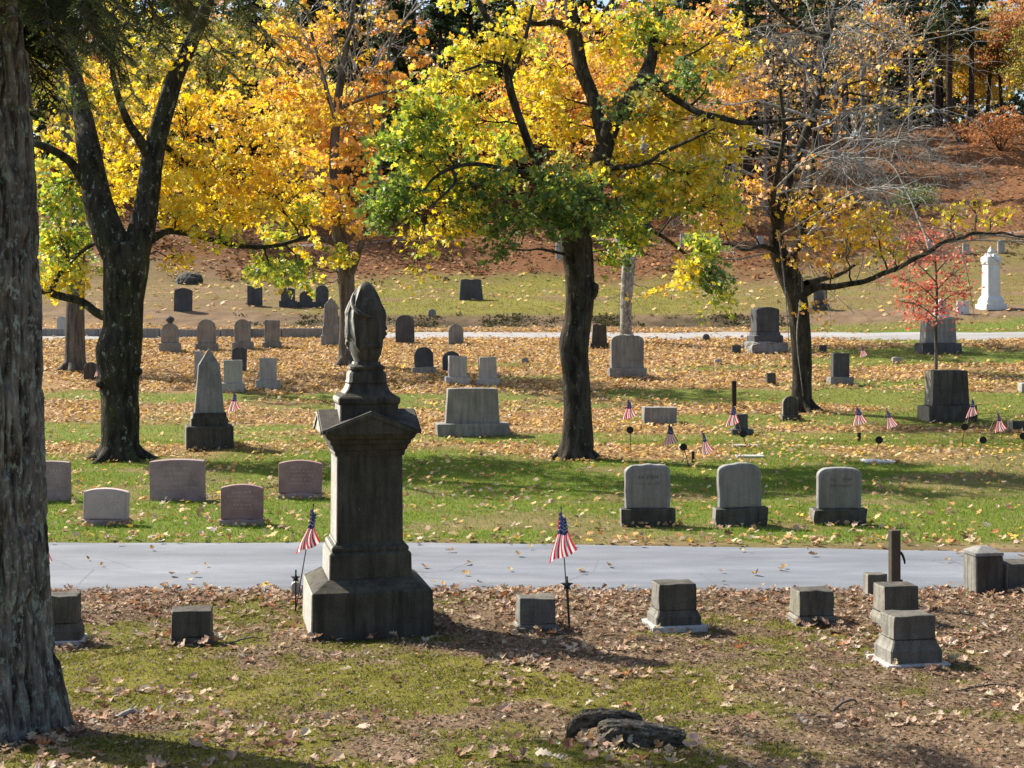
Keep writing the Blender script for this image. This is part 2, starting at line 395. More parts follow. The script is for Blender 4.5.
nr = np.stack([rg.normal(0, .3, n), rg.normal(0, .3, n), np.ones(n)], 1)
add_leaves(fb, np.stack([x, y, z], 1), sz, pal(TAN, n, rg), nr, rg, OAK, OAK_F, rg.uniform(-.6, 1.4, n))
x, y = scatter(110000, 7.2, 16.4, 1.1, rg); g, m, *_ = cover(x, y)      # crumbs of leaf and needle litter
k_ = ~on_road(x, y) & (rg.uniform(0, 1, len(x)) < 1 - .75 * m); x, y = x[k_], y[k_]; n = len(x)
add_leaves(fb, np.stack([x, y, G(x, y) + rg.uniform(.004, .02, n)], 1), rg.uniform(.012, .04, n), pal([((.13, .09, .055), 4), ((.20, .14, .09), 4), ((.30, .22, .15), 2), ((.44, .34, .25), .8), ((.10, .06, .035), 2)], n, rg), np.stack([rg.normal(0, .4, n), rg.normal(0, .4, n), np.ones(n)], 1), rg)
x, y = scatter(900, 16, 19.8, 1.1, rg); on = on_road(x, y); kp = rg.uniform(0, 1, len(x)) < np.where(on, .10 + .3 * (y < 16.4) + .25 * (y > 19.2), 1)
x, y = x[kp], y[kp]; n = len(x)
add_leaves(fb, np.stack([x, y, G(x, y) + .035], 1), rg.uniform(.07, .13, n), pal(GOLD + TAN, n, rg), np.stack([rg.normal(0, .3, n), rg.normal(0, .3, n), np.ones(n)], 1), rg, OAK, OAK_F, rg.uniform(0, 1.5, n))
x, y = scatter(300000, 19.2, 63, 1.08, rg)
g, m, l, *_ = cover(x, y); cl = fbm(x * .8, y * 1.0, 0, 93)
dens = np.clip(.10 + .9 * l, 0, 1) * np.where(y < 31, .40, .85) * sst(.30, .62, cl + .12 * l) + .25 * sst(20.6, 19.6, y)
keep = (rg.uniform(0, 1, len(x)) < dens) & ~on_road(x, y) & ~((y + np.minimum(2.4 * (x / 20) ** 2, 7) > 62.5) & (rg.uniform(0, 1, len(x)) > .15)) & ((np.abs(y - lane_c(x)) > 1.6) | (rg.uniform(0, 1, len(x)) < .03))
x, y = x[keep], y[keep]; n = len(x)
nr = np.stack([rg.normal(0, .5, n), rg.normal(0, .5, n) - .15, np.ones(n)], 1)
cc = pal(GOLD, n, rg); tt = rg.uniform(0, 1, n) < np.clip((31 - y) / 14, .15, .5); cc[tt] = pal(TAN, int(tt.sum()), rg)
add_leaves(fb, np.stack([x, y, G(x, y) + rg.uniform(.02, .07, n)], 1), rg.uniform(.045, .115, n) * (1 + .3 * sst(30, 50, y)), cc, nr, rg)
x, y = scatter(70000, 62, 150, 1.15, rg)
g, m, l, hl, gd, dz = cover(x, y)
ye = y + np.minimum(2.4 * (x / 20) ** 2, 7); kp = (rg.uniform(0, 1, len(x)) < .15 + .85 * hl) & ~((ye < 65.2) & (rg.uniform(0, 1, len(x)) > .25))
x, y, hl = x[kp], y[kp], hl[kp]; n = len(x)
nr = np.stack([rg.normal(0, .4, n), rg.normal(0, .4, n) - .4, np.ones(n)], 1)
cc = pal(HILLC, n, rg); k2 = hl < .5; cc[k2] = pal(GOLD, int(k2.sum()), rg)
add_leaves(fb, np.stack([x, y, G(x, y) + rg.uniform(.02, .08, n)], 1), rg.uniform(.14, .3, n), cc, nr, rg)

def blades(x, y, h, wd, col, rg, lean=.5):
    n = len(x); a = rg.uniform(0, 2 * np.pi, n)
    base = np.stack([x, y, G(x, y) - .012], 1)
    sd = np.stack([np.cos(a), np.sin(a), 0 * a], 1) * (wd / 2)[:, None]
    tip = base + np.stack([rg.normal(0, lean, n) * h, rg.normal(0, lean, n) * h, h], 1)
    v = np.stack([base - sd, base + sd, tip], 1)
    return v, np.arange(n * 3).reshape(-1, 3), np.repeat(col, 3, 0)
ug = MB(); rg = np.random.default_rng(55)     # dry stalks, low brush and leaf drifts on the slopes
x, y = scatter(5200, 62, 150, 1.15, rg); ye = y + np.minimum(2.4 * (x / 20) ** 2, 7); nb_ = fbm(x * .22, y * .22, 0, 57)
bankz = (ye > 62.3) & (ye < 65.5); k = ((y > 79) & (rg.uniform(0, 1, len(x)) < sst(.42, .62, nb_))) | (bankz & (np.abs(x) < 12.5)); k &= np.abs(ye - 89.8) > 1.3
x, y, bk = x[k], y[k], bankz[k]
x2 = rg.uniform(-9, 12.5, 300); x2 = x2[rg.uniform(0, 1, 300) < sst(.38, .6, fbm(x2 * .5, 0 * x2, 0, 58))]; y2 = lane_c(x2) + 3.6 + rg.uniform(0, 2.2, len(x2)); x = np.concatenate([x, x2]); y = np.concatenate([y, y2]); bk = np.concatenate([bk, np.ones(len(x2), bool)])
for q_ in range(len(x)):
    m_ = int(rg.integers(8, 20)); hh = rg.uniform(.03, .13) if bk[q_] else rg.uniform(.15, .7); ww = rg.uniform(.25, .6)
    P_ = np.stack([x[q_] + rg.normal(0, ww * .5, m_), y[q_] + rg.normal(0, ww * .5, m_), np.zeros(m_)], 1); P_[:, 2] = G(P_[:, 0], P_[:, 1]) + hh * rg.uniform(0, 1, m_)
    cc = pal([((.07, .075, .025), 2), ((.11, .095, .035), 2), ((.05, .045, .022), 2)] if bk[q_] else [((.26, .13, .05), 3), ((.16, .085, .04), 2), ((.36, .22, .09), 1.2), ((.14, .13, .045), 1), ((.10, .06, .035), 1.5)], m_, rg)
    add_leaves(ug, P_, rg.uniform(.10, .24, m_) * (.6 if bk[q_] else 1), cc, rg.normal(0, 1, (m_, 3)) + [0, -.2, .5], rg)
tag(ug.build('undergrowth', M['litter']), 'low dry brush and ivy tufts over the bank and hillside', 'undergrowth', kind='stuff')
gb_ = MB(); rg = np.random.default_rng(5)
GR = [((.12, .21, .022), 3), ((.17, .27, .03), 3), ((.25, .30, .05), 1.4), ((.28, .25, .09), .6)]
x, y = scatter(330000, 19.5, 34, 1.06, rg); g, *_ = cover(x, y)
k = (rg.uniform(0, 1, len(x)) < g * .9 + .05) & ~on_road(x, y); x, y = x[k], y[k]; n = len(x)
gb_.add(*(lambda t: (t[0], t[1], 0, t[2]))(blades(x, y, rg.uniform(.03, .075, n), rg.uniform(.008, .016, n), pal(GR, n, rg), rg)))
x, y = scatter(200000, 32, 63, 1.06, rg); g, *_ = cover(x, y)
k = (rg.uniform(0, 1, len(x)) < g * .9 + .02) & (np.abs(y - lane_c(x)) > 1.8); x, y = x[k], y[k]; n = len(x)
GR2 = [((.17, .21, .03), 3), ((.25, .25, .055), 2.4), ((.32, .27, .09), 2)]
gb_.add(*(lambda t: (t[0], t[1], 0, t[2]))(blades(x, y, rg.uniform(.04, .09, n), rg.uniform(.015, .03, n), pal(GR2, n, rg) * np.where(x > 7, .9, 1)[:, None], rg)))
x, y = scatter(60000, 63, 84, 1.1, rg); *_, gd, dz = cover(x, y)
k = rg.uniform(0, 1, len(x)) < gd; x, y = x[k], y[k]; n = len(x)
gb_.add(*(lambda t: (t[0], t[1], 0, t[2]))(blades(x, y, rg.uniform(.05, .11, n), rg.uniform(.03, .05, n), pal([((.22, .21, .04), 2), ((.28, .22, .07), 1)], n, rg), rg)))
tag(gb_.build('grass', M['grassb']), 'short mown grass between the graves', 'grass', kind='stuff')
mb_ = MB(); rg = np.random.default_rng(6)
x, y = scatter(420000, 7.2, 16.3, 1.08, rg); g, m, *_ = cover(x, y)
k = (rg.uniform(0, 1, len(x)) < m * .85 + .09) & ~on_road(x, y); x, y, m = x[k], y[k], m[k]; n = len(x)
cm = pal([((.13, .145, .02), 3), ((.22, .21, .032), 2.2), ((.07, .085, .016), 1.6), ((.16, .11, .05), 1.1)], n, rg) * (.2 + 1.6 * fbm(x * 1.3, y * 1.3, 0, 171))[:, None]; dry = m < .3
cm[dry] = pal([((.26, .19, .12), 3), ((.18, .12, .075), 2), ((.20, .19, .06), 1)], int(dry.sum()), rg)
mb_.add(*(lambda t: (t[0], t[1], 0, t[2]))(blades(x, y, rg.uniform(.018, .04, n) * np.where(dry, 1.1, 1), rg.uniform(.007, .014, n), cm, rg, .8)))
tag(mb_.build('moss', M['grassb']), 'yellow green moss and dry stalks over the near ground', 'moss', kind='stuff')

# ------------------------------------------------------------------ stones
def ring_rect(hw, hd, ch, z, n=1):
    ch = min(ch, hw * .45, hd * .45)
    p = [(-hw + ch, -hd), (hw - ch, -hd), (hw, -hd + ch), (hw, hd - ch), (hw - ch, hd), (-hw + ch, hd), (-hw, hd - ch), (-hw, -hd + ch)]
    return [(a, b_, z) for a, b_ in p]
def stack(mb, prof, ch=.012, off=(0, 0, 0), mi=0):
    """rectangular sections stacked upward: prof = [(z, half width, half depth)]"""
    vs = []
    for z, hw, hd in prof: vs += ring_rect(hw, hd, ch, z)
    vs = np.array(vs, float) + np.array(off)
    k = len(prof); fs = []
    for i in range(k - 1):
        for j in range(8): fs.append((i * 8 + j, i * 8 + (j + 1) % 8, (i + 1) * 8 + (j + 1) % 8, (i + 1) * 8 + j))
    mb.add(vs, fs, mi)
    c0 = vs[:8]; mb.add(c0, [tuple(range(7, -1, -1))], mi); mb.add(vs[-8:], [tuple(range(8))], mi)
def block(mb, z0, z1, hw, hd, ch=.012, off=(0, 0, 0), top=1.0, mi=0):
    stack(mb, [(z0, hw, hd), (z1 - ch, hw * top, hd * top), (z1, hw * top - ch, hd * top - ch)], ch, off, mi)
def outline(kind, w, h):
    hw = w / 2
    def arc(rise, k=14):
        return [(hw * math.cos(t), h - rise + rise * math.sin(t)) for t in np.linspace(0, math.pi, k)]
    if kind == 'flat': top = [(hw, h), (-hw, h)]
    elif kind == 'serp': top = [(hw * x_, h - .10 * h * x_ ** 2) for x_ in np.linspace(1, -1, 13)]
    elif kind == 'low': top = [(hw * x_, h - .045 * h * x_ ** 2) for x_ in np.linspace(1, -1, 13)]
    elif kind == 'basket': top = [(hw * (abs(math.cos(t)) ** .62) * (1 if math.cos(t) > 0 else -1), h - .2 * h + .2 * h * math.sin(t) ** .9) for t in np.linspace(0.001, math.pi - .001, 17)]
    elif kind == 'round': top = arc(min(hw, h * .45))
    elif kind == 'gothic':
        top = [(hw * math.cos(t) ** .8, h * .72 + h * .28 * math.sin(t) ** 1.1) for t in np.linspace(0, math.pi / 2, 9)]
        top = top + [(-a, b_) for a, b_ in top[-2::-1]]
    elif kind == 'shoulder':
        top = [(hw, h * .86), (hw * .80, h * .86)] + [(hw * .80 * x_, h - .11 * h * x_ ** 2) for x_ in np.linspace(1, -1, 11)][0:] + [(-hw * .80, h * .86), (-hw, h * .86)]
        top = [(hw, h * .88)] + [(hw * .9 * x_, h * (1 - .09 * x_ ** 2)) for x_ in np.linspace(1, -1, 11)] + [(-hw, h * .88)]
    elif kind == 'taper': hw2 = hw * .92; return [(-hw, 0), (hw, 0), (hw2, h * .985), (hw2 * .5, h), (-hw2 * .5, h), (-hw2, h * .985)]
    elif kind == 'mtop':
        top = [(hw * .86 * x_, h * (.95 + .05 * abs(math.sin(x_ * 3.1)))) for x_ in np.linspace(1, -1, 15)]
    return [(-hw, 0), (hw, 0)] + top
def slab_bm(kind, w, h, dep, bev=.012, rough=0, z0=0, seed=0, cuts=0):
    bm = bmesh.new()
    vs = [bm.verts.new((a, -dep / 2, b_ + z0)) for a, b_ in outline(kind, w, h)]
    f = bm.faces.new(vs)
    r = bmesh.ops.extrude_face_region(bm, geom=[f])
    bmesh.ops.translate(bm, vec=(0, dep, 0), verts=[v for v in r['geom'] if isinstance(v, bmesh.types.BMVert)])
    bmesh.ops.recalc_face_normals(bm, faces=bm.faces)
    if bev:
        ed = [e for e in bm.edges if e.calc_face_angle(0) > .6]
        bmesh.ops.bevel(bm, geom=ed, offset=bev, segments=2, affect='EDGES', profile=.6)
    if rough:
        bmesh.ops.triangulate(bm, faces=[f_ for f_ in bm.faces if len(f_.verts) > 4])
        bmesh.ops.subdivide_edges(bm, edges=[e for e in bm.edges if e.calc_length() > .06], cuts=3, use_grid_fill=True)
        for v in bm.verts:
            if v.co.z - z0 > .01:
                p = np.array(v.co) * 9
                q_ = Vector([float(vnoise(p[0], p[1], p[2], seed + i)) - .5 for i in range(3)])
                v.co += q_ * rough
    return bm
def bm_obj(name, bm, m, parent=None, loc=None, rz=0):
    me = bpy.data.meshes.new(name); bm.to_mesh(me); bm.free(); me.materials.append(m)
    o = bpy.data.objects.new(name, me); C.objects.link(o)
    if parent is not None: o.parent = parent
    if loc is not None: o.location = [float(q) for q in loc]; o.rotation_euler = (0, 0, rz)
    return o
def carving(w, z0, z1, yf, rows, m, parent, rg, x_inset=.14, lit=True):
    """worn, no longer legible cut lettering: short strokes in rows on the front face"""
    mb = MB(); dz = (z1 - z0) / rows
    for r in range(rows):
        ww = w * (1 - 2 * x_inset) * rg.uniform(.55, 1); x_ = -ww / 2; zc = z1 - (r + .5) * dz
        hh = dz * (.62 if r == 0 else .45)
        while x_ < ww / 2:
            k = hh * rg.uniform(.35, .8)
            if rg.uniform() > .16:
                for q_ in range(2):
                    xx = x_ + rg.uniform(0, k * .7); t = hh * .16
                    if rg.uniform() < .6: a, b_, c_, d_ = xx, xx + t, zc - hh / 2, zc + hh / 2 * rg.uniform(.5, 1)
                    else: zz = zc + hh * rg.uniform(-.45, .4); a, b_, c_, d_ = xx, xx + k * .7, zz, zz + t
                    mb.add([(a, yf, c_), (b_, yf, c_), (b_, yf, d_), (a, yf, d_)], [(0, 1, 2, 3)])
            x_ += k + hh * .12
    return mb.build('lettering', m, parent)
SEED = [100]; PILES = []
def headstone(px, py, w, h, kind, m, label, name='headstone', cat='headstone', rz=8, dep=None, base=None, bm_=None, rows=0, cm='cutd', group=None, rough=0, face=None, inner=.14, basetop=1.0, fz=(.25, .85)):
    """w, h in picture units of the tablet; base = (w, h) below it"""
    SEED[0] += 1; rg = np.random.default_rng(SEED[0])
    p = gp(px, py); s = p[1] / F; w *= s; h *= s
    dep = (dep * s) if dep else max(.13, .22 * w); PILES.append((p, (base[0] * s if base else w) / 2, dep / 2 + .05))
    sink = .03
    if base is None and not rows:
        bm = slab_bm(kind, w, h + sink, dep, min(.018, w * .04), rough, -sink, SEED[0])
        o = tag(bm_obj(name, bm, M[m], None, p, math.radians(rz)), label, cat, group); o.rotation_euler.x = rg.normal(0, .025); o.rotation_euler.y = rg.normal(0, .016); return o
    t = empty(name, p, math.radians(rz), label, cat, group); t.rotation_euler.x = rg.normal(0, .018); t.rotation_euler.y = rg.normal(0, .013)
    zb = 0
    if base:
        bw, bh = base[0] * s, base[1] * s; zb = bh
        bdep = dep + (bw - w) * .8
        bm = slab_bm('flat', bw, bh + sink, max(bdep, dep + .08), min(.018, bh * .12), .035 if bw > .35 else .015, -sink, SEED[0] + 3)
        bm_obj('base', bm, M[bm_ or m], t)
    hh = h - zb if base else h + sink
    bm_obj('tablet', slab_bm(kind, w, hh, dep, min(.018, w * .04), rough, zb if base else -sink, SEED[0]), M[m], t)
    if face:
        bm_obj('face_panel', slab_bm(kind, w * .86, hh * .90, .012, .003, 0, zb + .02, 0), M[face], t).location.y = -dep / 2 - .005
    if rows:
        carving(w, zb + (h - zb) * fz[0], zb + (h - zb) * fz[1], -dep / 2 - (.014 if face else .004) - (.5 * rough), rows, M[cm], t, rg, inner)
    return t

HS = headstone
# pink row beside the road
HS(47, 501, 47, 40, 'low', 'pink', 'dusky pink granite headstone half hidden by the big furrowed trunk', rows=4, cm='cutp', rz=3, group='pink headstones beside the road')
HS(106, 525, 44, 37, 'shoulder', 'pinkl', 'pale pink shouldered headstone with a bare smooth front, nearest the road', rz=5, base=(45, 6), bm_='pink', face='pinkl', group='pink headstones beside the road')
HS(178, 500, 54, 41, 'low', 'pink', 'widest dusky pink headstone, behind the gap between two smaller pink ones', rows=5, cm='cutp', rz=3, group='pink headstones beside the road')
HS(242, 525, 42, 41, 'serp', 'red', 'reddish arched headstone on the grass edge just left of the draped urn monument', rows=5, cm='cutp', rz=5, base=(43, 6), bm_='pink', group='pink headstones beside the road')
HS(300, 498, 43, 38, 'serp', 'red', 'reddish granite headstone with pale lettering, seen above the small flag', rows=5, cm='cutp', rz=5, base=(43, 5), bm_='pink', group='pink headstones beside the road')
# three grey stones by the road
HS(647, 526, 45, 62, 'basket', 'grey', 'grey rock-edged headstone with lichen near its foot, leftmost of three by the road', rows=2, rz=6, base=(54, 18), bm_='dark', rough=.03, face='face', fz=(.5, .8), group='grey headstones beside the road')
HS(740, 525, 43, 62, 'basket', 'grey', 'plain grey headstone with a smooth blank front, middle of three by the road', rz=6, base=(53, 18), bm_='dark', rough=.025, face='face', group='grey headstones beside the road')
HS(838, 524, 44, 57, 'basket', 'grey', 'grey headstone with two worn lines of lettering, right of the three by the road', rows=2, rz=5, base=(54, 16), bm_='dark', rough=.02, face='face', fz=(.5, .8), group='grey headstones beside the road')
HS(659, 423, 33, 16, 'flat', 'grey', 'low grey rough block lying right of the central maple trunk', dep=14, rough=.03)
HS(472, 434, 54, 46, 'taper', 'grey', 'broad streaked grey family stone on a wide base left of the central maple', base=(72, 11), rows=0, dep=16)
HS(947, 420, 39, 50, 'taper', 'dark', 'large dark battered stone on a rough base near the right edge', base=(50, 15), dep=20)
HS(1024, 431, 30, 10, 'flat', 'dark', 'low dark block in the grass cut by the right edge', dep=12, rough=.03)
HS(1028, 392, 18, 9, 'flat', 'pale', 'small pale block in the leaves at the right edge', dep=9)
HS(790, 420, 16, 24, 'round', 'dark', 'small dark round-topped stone at the foot of the bare orange maple', base=(19, 5))
HS(741, 434, 13, 20, 'flat', 'slate', 'small dark stone on a wider foot beside the leaning flags', base=(22, 5), dep=6)
HS(627, 377, 33, 42, 'basket', 'grey', 'wide grey round-shouldered headstone in front of the pale lichened trunk', base=(38, 9), rough=.03, rows=0)
HS(599, 348, 16, 24, 'mtop', 'dark', 'dark stone by the far lane partly hidden by the central maple', base=(19, 5))
HS(840, 384, 17, 31, 'flat', 'slate', 'dark upright headstone with a pale top on a grey base right of the bare maple', base=(24, 7), bm_='grey', dep=8)
HS(736, 354, 9, 9, 'flat', 'slate', 'small dark cube marker in the leaves left of the dark column stone')
HS(706, 341, 7, 7, 'round', 'slate', 'tiny dark round-topped marker beside the far lane')
HS(823, 353, 7, 8, 'flat', 'slate', 'tiny dark block marker just right of the bare maple trunk')
HS(771, 385, 9, 12, 'flat', 'slate', 'small dark block on the leaves left of the bare maple trunk')
HS(718, 364, 7, 5, 'serp', 'pale', 'tiny pale low stone half sunk in the leaves')
HS(897, 363, 10, 6, 'serp', 'pale', 'tiny pale rounded stone in the red leaves below the red sapling')
HS(525, 364, 7, 6, 'serp', 'grey', 'tiny grey stump of a stone left of the central maple')
HS(938, 353, 33, 35, 'taper', 'grey', 'broad grey stone on a dark base behind the red sapling', base=(41, 10), bm_='slate', dep=14)
HS(963, 314, 12, 13, 'flat', 'white', 'small white block stone left of the tall white monument')
# left cluster in front of the far lane
HS(207, 351, 18, 32, 'round', 'grey', 'grey rounded headstone on a base, right of the urn-topped one by the lane', base=(22, 8), dep=8)
HS(243, 350, 16, 31, 'round', 'grey', 'narrow grey rounded headstone behind the slanting dark slab', base=(21, 8), dep=8)
HS(272, 348, 15, 28, 'flat', 'grey', 'square-topped grey headstone, rightmost of the row before the far lane', base=(19, 6), dep=8)
HS(239, 372, 15, 25, 'serp', 'slate', 'dark slate headstone standing behind a pale square stone', rz=14)
HS(233, 391, 18, 31, 'flat', 'pale', 'pale square-topped stone on a base just right of the grey obelisk', base=(23, 8), dep=12)
HS(268, 389, 17, 31, 'flat', 'pale', 'pale square stone on a base standing alone left of the urn monument', base=(24, 9), dep=12)
HS(199, 379, 9, 28, 'flat', 'pale', 'pale narrow stone peeping out behind the obelisk')
HS(91, 381, 14, 19, 'round', 'dark', 'dark round-topped stone between the two left trunks')
HS(62, 334, 9, 18, 'round', 'pale', 'pale rounded stone half hidden by the grey left trunk')
HS(405, 344, 19, 29, 'gothic', 'slate', 'tall dark slate with a pointed arch top beside the far lane', dep=5)
HS(456, 344, 15, 20, 'round', 'grey', 'small grey round-topped stone before the far lane')
HS(424, 374, 19, 27, 'round', 'slate', 'dark round-topped slate on a grey foot right of the urn', base=(24, 7), bm_='grey', dep=6)
HS(451, 373, 18, 22, 'round', 'slate', 'dark round-topped slate peeping out behind a pale square stone', dep=6)
HS(457, 384, 18, 28, 'flat', 'pale', 'pale square stone on a foot, left of a matching pair', base=(24, 7), dep=12)
HS(488, 385, 17, 28, 'flat', 'pale', 'pale square stone on a foot, right of a matching pair', base=(23, 6), dep=12)
# terrace
HS(183, 311, 18, 23, 'shoulder', 'slate', 'dark shouldered slate alone on the terrace right of the forked maple')
HS(255, 306, 15, 20, 'flat', 'slate', 'dark square stone on the terrace, left of a dark group')
HS(288, 307, 14, 19, 'serp', 'slate', 'dark stone on a wide foot in the terrace group under yellow leaves', base=(18, 6))
HS(306, 307, 13, 16, 'round', 'slate', 'low dark round stone in the middle of the terrace group', base=(17, 5))
HS(322, 307, 13, 22, 'round', 'slate', 'tallest dark stone of the terrace group, beside the orange maple', base=(16, 5))
HS(471, 300, 24, 21, 'mtop', 'slate', 'dark twin-arched stone alone on the yellow green terrace')
HS(820, 310, 14, 21, 'serp', 'slate', 'dark stone on the terrace just right of the bare maple', base=(18, 6))
HS(432, 316, 8, 7, 'round', 'grey', 'tiny grey stone on the bank above the far lane')
for q_, (a, b_, w_, h_, k_) in enumerate([(561, 259, 10, 18, 'round'), (644, 245, 8, 9, 'flat'), (683, 246, 6, 12, 'flat'), (760, 248, 6, 12, 'flat'),
        (931, 251, 7, 12, 'round'), (966, 254, 7, 10, 'flat'), (1001, 253, 7, 13, 'round'), (894, 243, 7, 6, 'serp')]):
    HS(a, b_, w_, h_, k_, 'pale', ['pale rounded stone up the slope beside the central maple trunk', 'pale square stone on the upper path, nearest the central maple', 'slim pale stone on the slope above the hanging green spray',
        'slim pale stone on the slope left of the bare maple', 'pale rounded stone on the upper slope above the red sapling', 'pale square stone on the slope left of the white monument top',
        'pale rounded stone on the slope right of the white monument top', 'low pale stone on the slope below the green bush'][q_], group='pale stones up on the slope')

# flush ledger slabs in the grass
def ledger(px, py, wpx, dpth, label, m='white'):
    p = gp(px, py); s = p[1] / F
    mb = MB(); block(mb, -.05, .035, wpx * s / 2, dpth / 2, .008)
    tag(mb.build('flush_marker', M[m], loc=None), label, 'grave marker', 'flush slabs in the grass').location = p
ledger(878, 462, 29, .55, 'white flush slab lying in the grass behind the three grey headstones')
ledger(745, 446, 26, .35, 'pale flush slab in the grass below the small dark stone', 'pale')
ledger(750, 457, 28, .35, 'pale flush slab in the grass behind the middle grey headstone', 'pale')

# small block markers in the near row
def marker(px, py, w, h, foot, label, m='dark', slab=None, rz=8, mould=True, rough=.0, depth=.75):
    SEED[0] += 1
    p = gp(px, py); s = p[1] / F; w *= s; h *= s; fw, fh = foot[0] * s, foot[1] * s; hd = w / 2 * depth; PILES.append((p, (slab[0] * s if slab else fw) / 2, hd + .06 + (.12 if slab else 0)))
    t = empty('grave_marker', p, math.radians(rz), label, 'grave marker', 'small block markers near the road')
    z = -.03; zb = 0
    if slab:
        mb = MB(); sw, sh = slab[0] * s, slab[1] * s; block(mb, -.04, sh, sw / 2, hd + (sw - w) / 2, .008); mb.build('slab', M['pale'], t); zb = sh; z = sh
    mb = MB(); e = (fw - w) / 2
    if mould: stack(mb, [(z, fw / 2, hd + e), (zb + fh * .55, fw / 2, hd + e), (zb + fh * .62, fw / 2 - .008, hd + e - .008), (zb + fh * .78, w / 2 + e * .45, hd + e * .45), (zb + fh, w / 2 + .006, hd + .006)], .012)
    else: block(mb, z, zb + fh, fw / 2, hd + e, .012)
    mb.build('base', M[m], t)
    bm_obj('tablet', slab_bm('flat', w, h - zb - fh, hd * 2, .016, .022 + rough, zb + fh, SEED[0]), M[m], t)
marker(62, 643, 34, 49, (40, 16), 'dark block marker at the foot of the big trunk, on a pale slab', slab=(46, 5))
marker(192, 644, 39, 36, (44, 9), 'dark squat block marker alone left of the urn monument')
marker(536, 629, 37, 33, (44, 7), 'worn grey block marker just left of the star-marked flag', 'worn', rough=.01)
marker(674, 628, 39, 46, (46, 14), 'tall dark block marker with a stepped foot on a broad pale slab', slab=(56, 6), rz=10)
marker(812, 622, 37, 33, (44, 8), 'dark block marker left of the steel post')
marker(875, 598, 20, 25, (22, 3), 'pale small block half hidden behind the marker at the steel post', 'worn', mould=False)
marker(896, 624, 37, 40, (44, 13), 'dark block marker standing directly in front of the steel post', rz=9)
marker(908, 663, 44, 50, (54, 22), 'nearest block marker, grey, with a sunlit white slab under it', 'worn', slab=(66, 4), rz=9)
HS(296, 597, 9, 16, 'round', 'pale', 'small pale rounded stone behind the left flag holder')

# tall grey obelisk at left
def obelisk(px, py):
    p = gp(px, py); s = p[1] / F
    t = empty('obelisk', p, math.radians(14), 'grey pointed obelisk on a stepped block base right of the forked maple', 'obelisk')
    a = MB(); block(a, -.04, 22 * s, 23 * s, 23 * s, .02); a.build('base', M['dark'], t)
    a = MB(); stack(a, [(22 * s, 18 * s, 18 * s), (29 * s, 18 * s, 18 * s), (31 * s, 16.5 * s, 16.5 * s), (35 * s, 16 * s, 16 * s)], .015); a.build('plinth', M['dark'], t)
    a = MB(); stack(a, [(35 * s, 14.3 * s, 14.3 * s), (82 * s, 10.4 * s, 10.4 * s), (98.5 * s, .3 * s, .3 * s)], .012); a.build('shaft', M['grey'], t)
obelisk(209, 447)
def stele(px, py):
    p = gp(px, py); s = p[1] / F
    t = empty('pillar_monument', p, math.radians(8), 'grey gabled pillar monument beside the far lane, left of the draped urn', 'monument')
    a = MB(); block(a, -.04, 10 * s, 10 * s, 9 * s, .02); a.build('base', M['grey'], t)
    a = MB(); stack(a, [(10 * s, 8.5 * s, 7.5 * s), (18 * s, 8.5 * s, 7.5 * s), (20 * s, 7.5 * s, 6.5 * s), (40 * s, 6.5 * s, 5.5 * s), (47 * s, .5 * s, 4 * s)], .012); a.build('shaft', M['grey'], t)
stele(331, 345)
def lathe(mb, prof, k=20, off=(0, 0, 0), mi=0):
    a = np.linspace(0, 2 * np.pi, k, endpoint=False)
    v = np.concatenate([np.stack([r * np.cos(a), r * np.sin(a), 0 * a + z], 1) for z, r in prof]) + np.array(off)
    f = [(i * k + j, i * k + (j + 1) % k, (i + 1) * k + (j + 1) % k, (i + 1) * k + j) for i in range(len(prof) - 1) for j in range(k)]
    mb.add(v, f, mi); mb.add(v[:k], [tuple(range(k - 1, -1, -1))], mi); mb.add(v[-k:], [tuple(range(k))], mi)
def urn_stone(px, py):
    p = gp(px, py); s = p[1] / F
    t = empty('headstone', p, math.radians(8), 'grey headstone topped by a small urn beside the far lane at left', 'headstone')
    a = MB(); block(a, -.04, 9 * s, 10.5 * s, 6 * s, .015); a.build('base', M['grey'], t)
    bm_obj('tablet', slab_bm('round', 17 * s, 20 * s, 8 * s, .02, 0, 9 * s), M['grey'], t)
    a = MB(); lathe(a, [(28 * s, 3.2 * s), (29.5 * s, 2.2 * s), (31 * s, 4 * s), (33.5 * s, 4.4 * s), (35 * s, 2.4 * s), (36.5 * s, .5 * s)], 12); a.build('urn', M['slate'], t, smooth=True)
urn_stone(170, 352)
def column_stone(px, py):
    p = gp(px, py); s = p[1] / F
    t = empty('column_stone', p, math.radians(10), 'dark drum-shaped polished stone on a rough boulder base by the far lane', 'monument')
    bm_obj('base', slab_bm('flat', 36 * s, 11 * s, 30 * s, .03, .14, -.04, 7), M['grey'], t)
    a = MB(); stack(a, [(10 * s, 15 * s, 12 * s), (16 * s, 15 * s, 12 * s), (17 * s, 13 * s, 10.5 * s), (20 * s, 12.5 * s, 10 * s)], .03); a.build('plinth', M['slate'], t)
    bm_obj('drum', slab_bm('serp', 24 * s, 25 * s, 18 * s, .03, 0, 20 * s), M['slate'], t)
column_stone(765, 352)
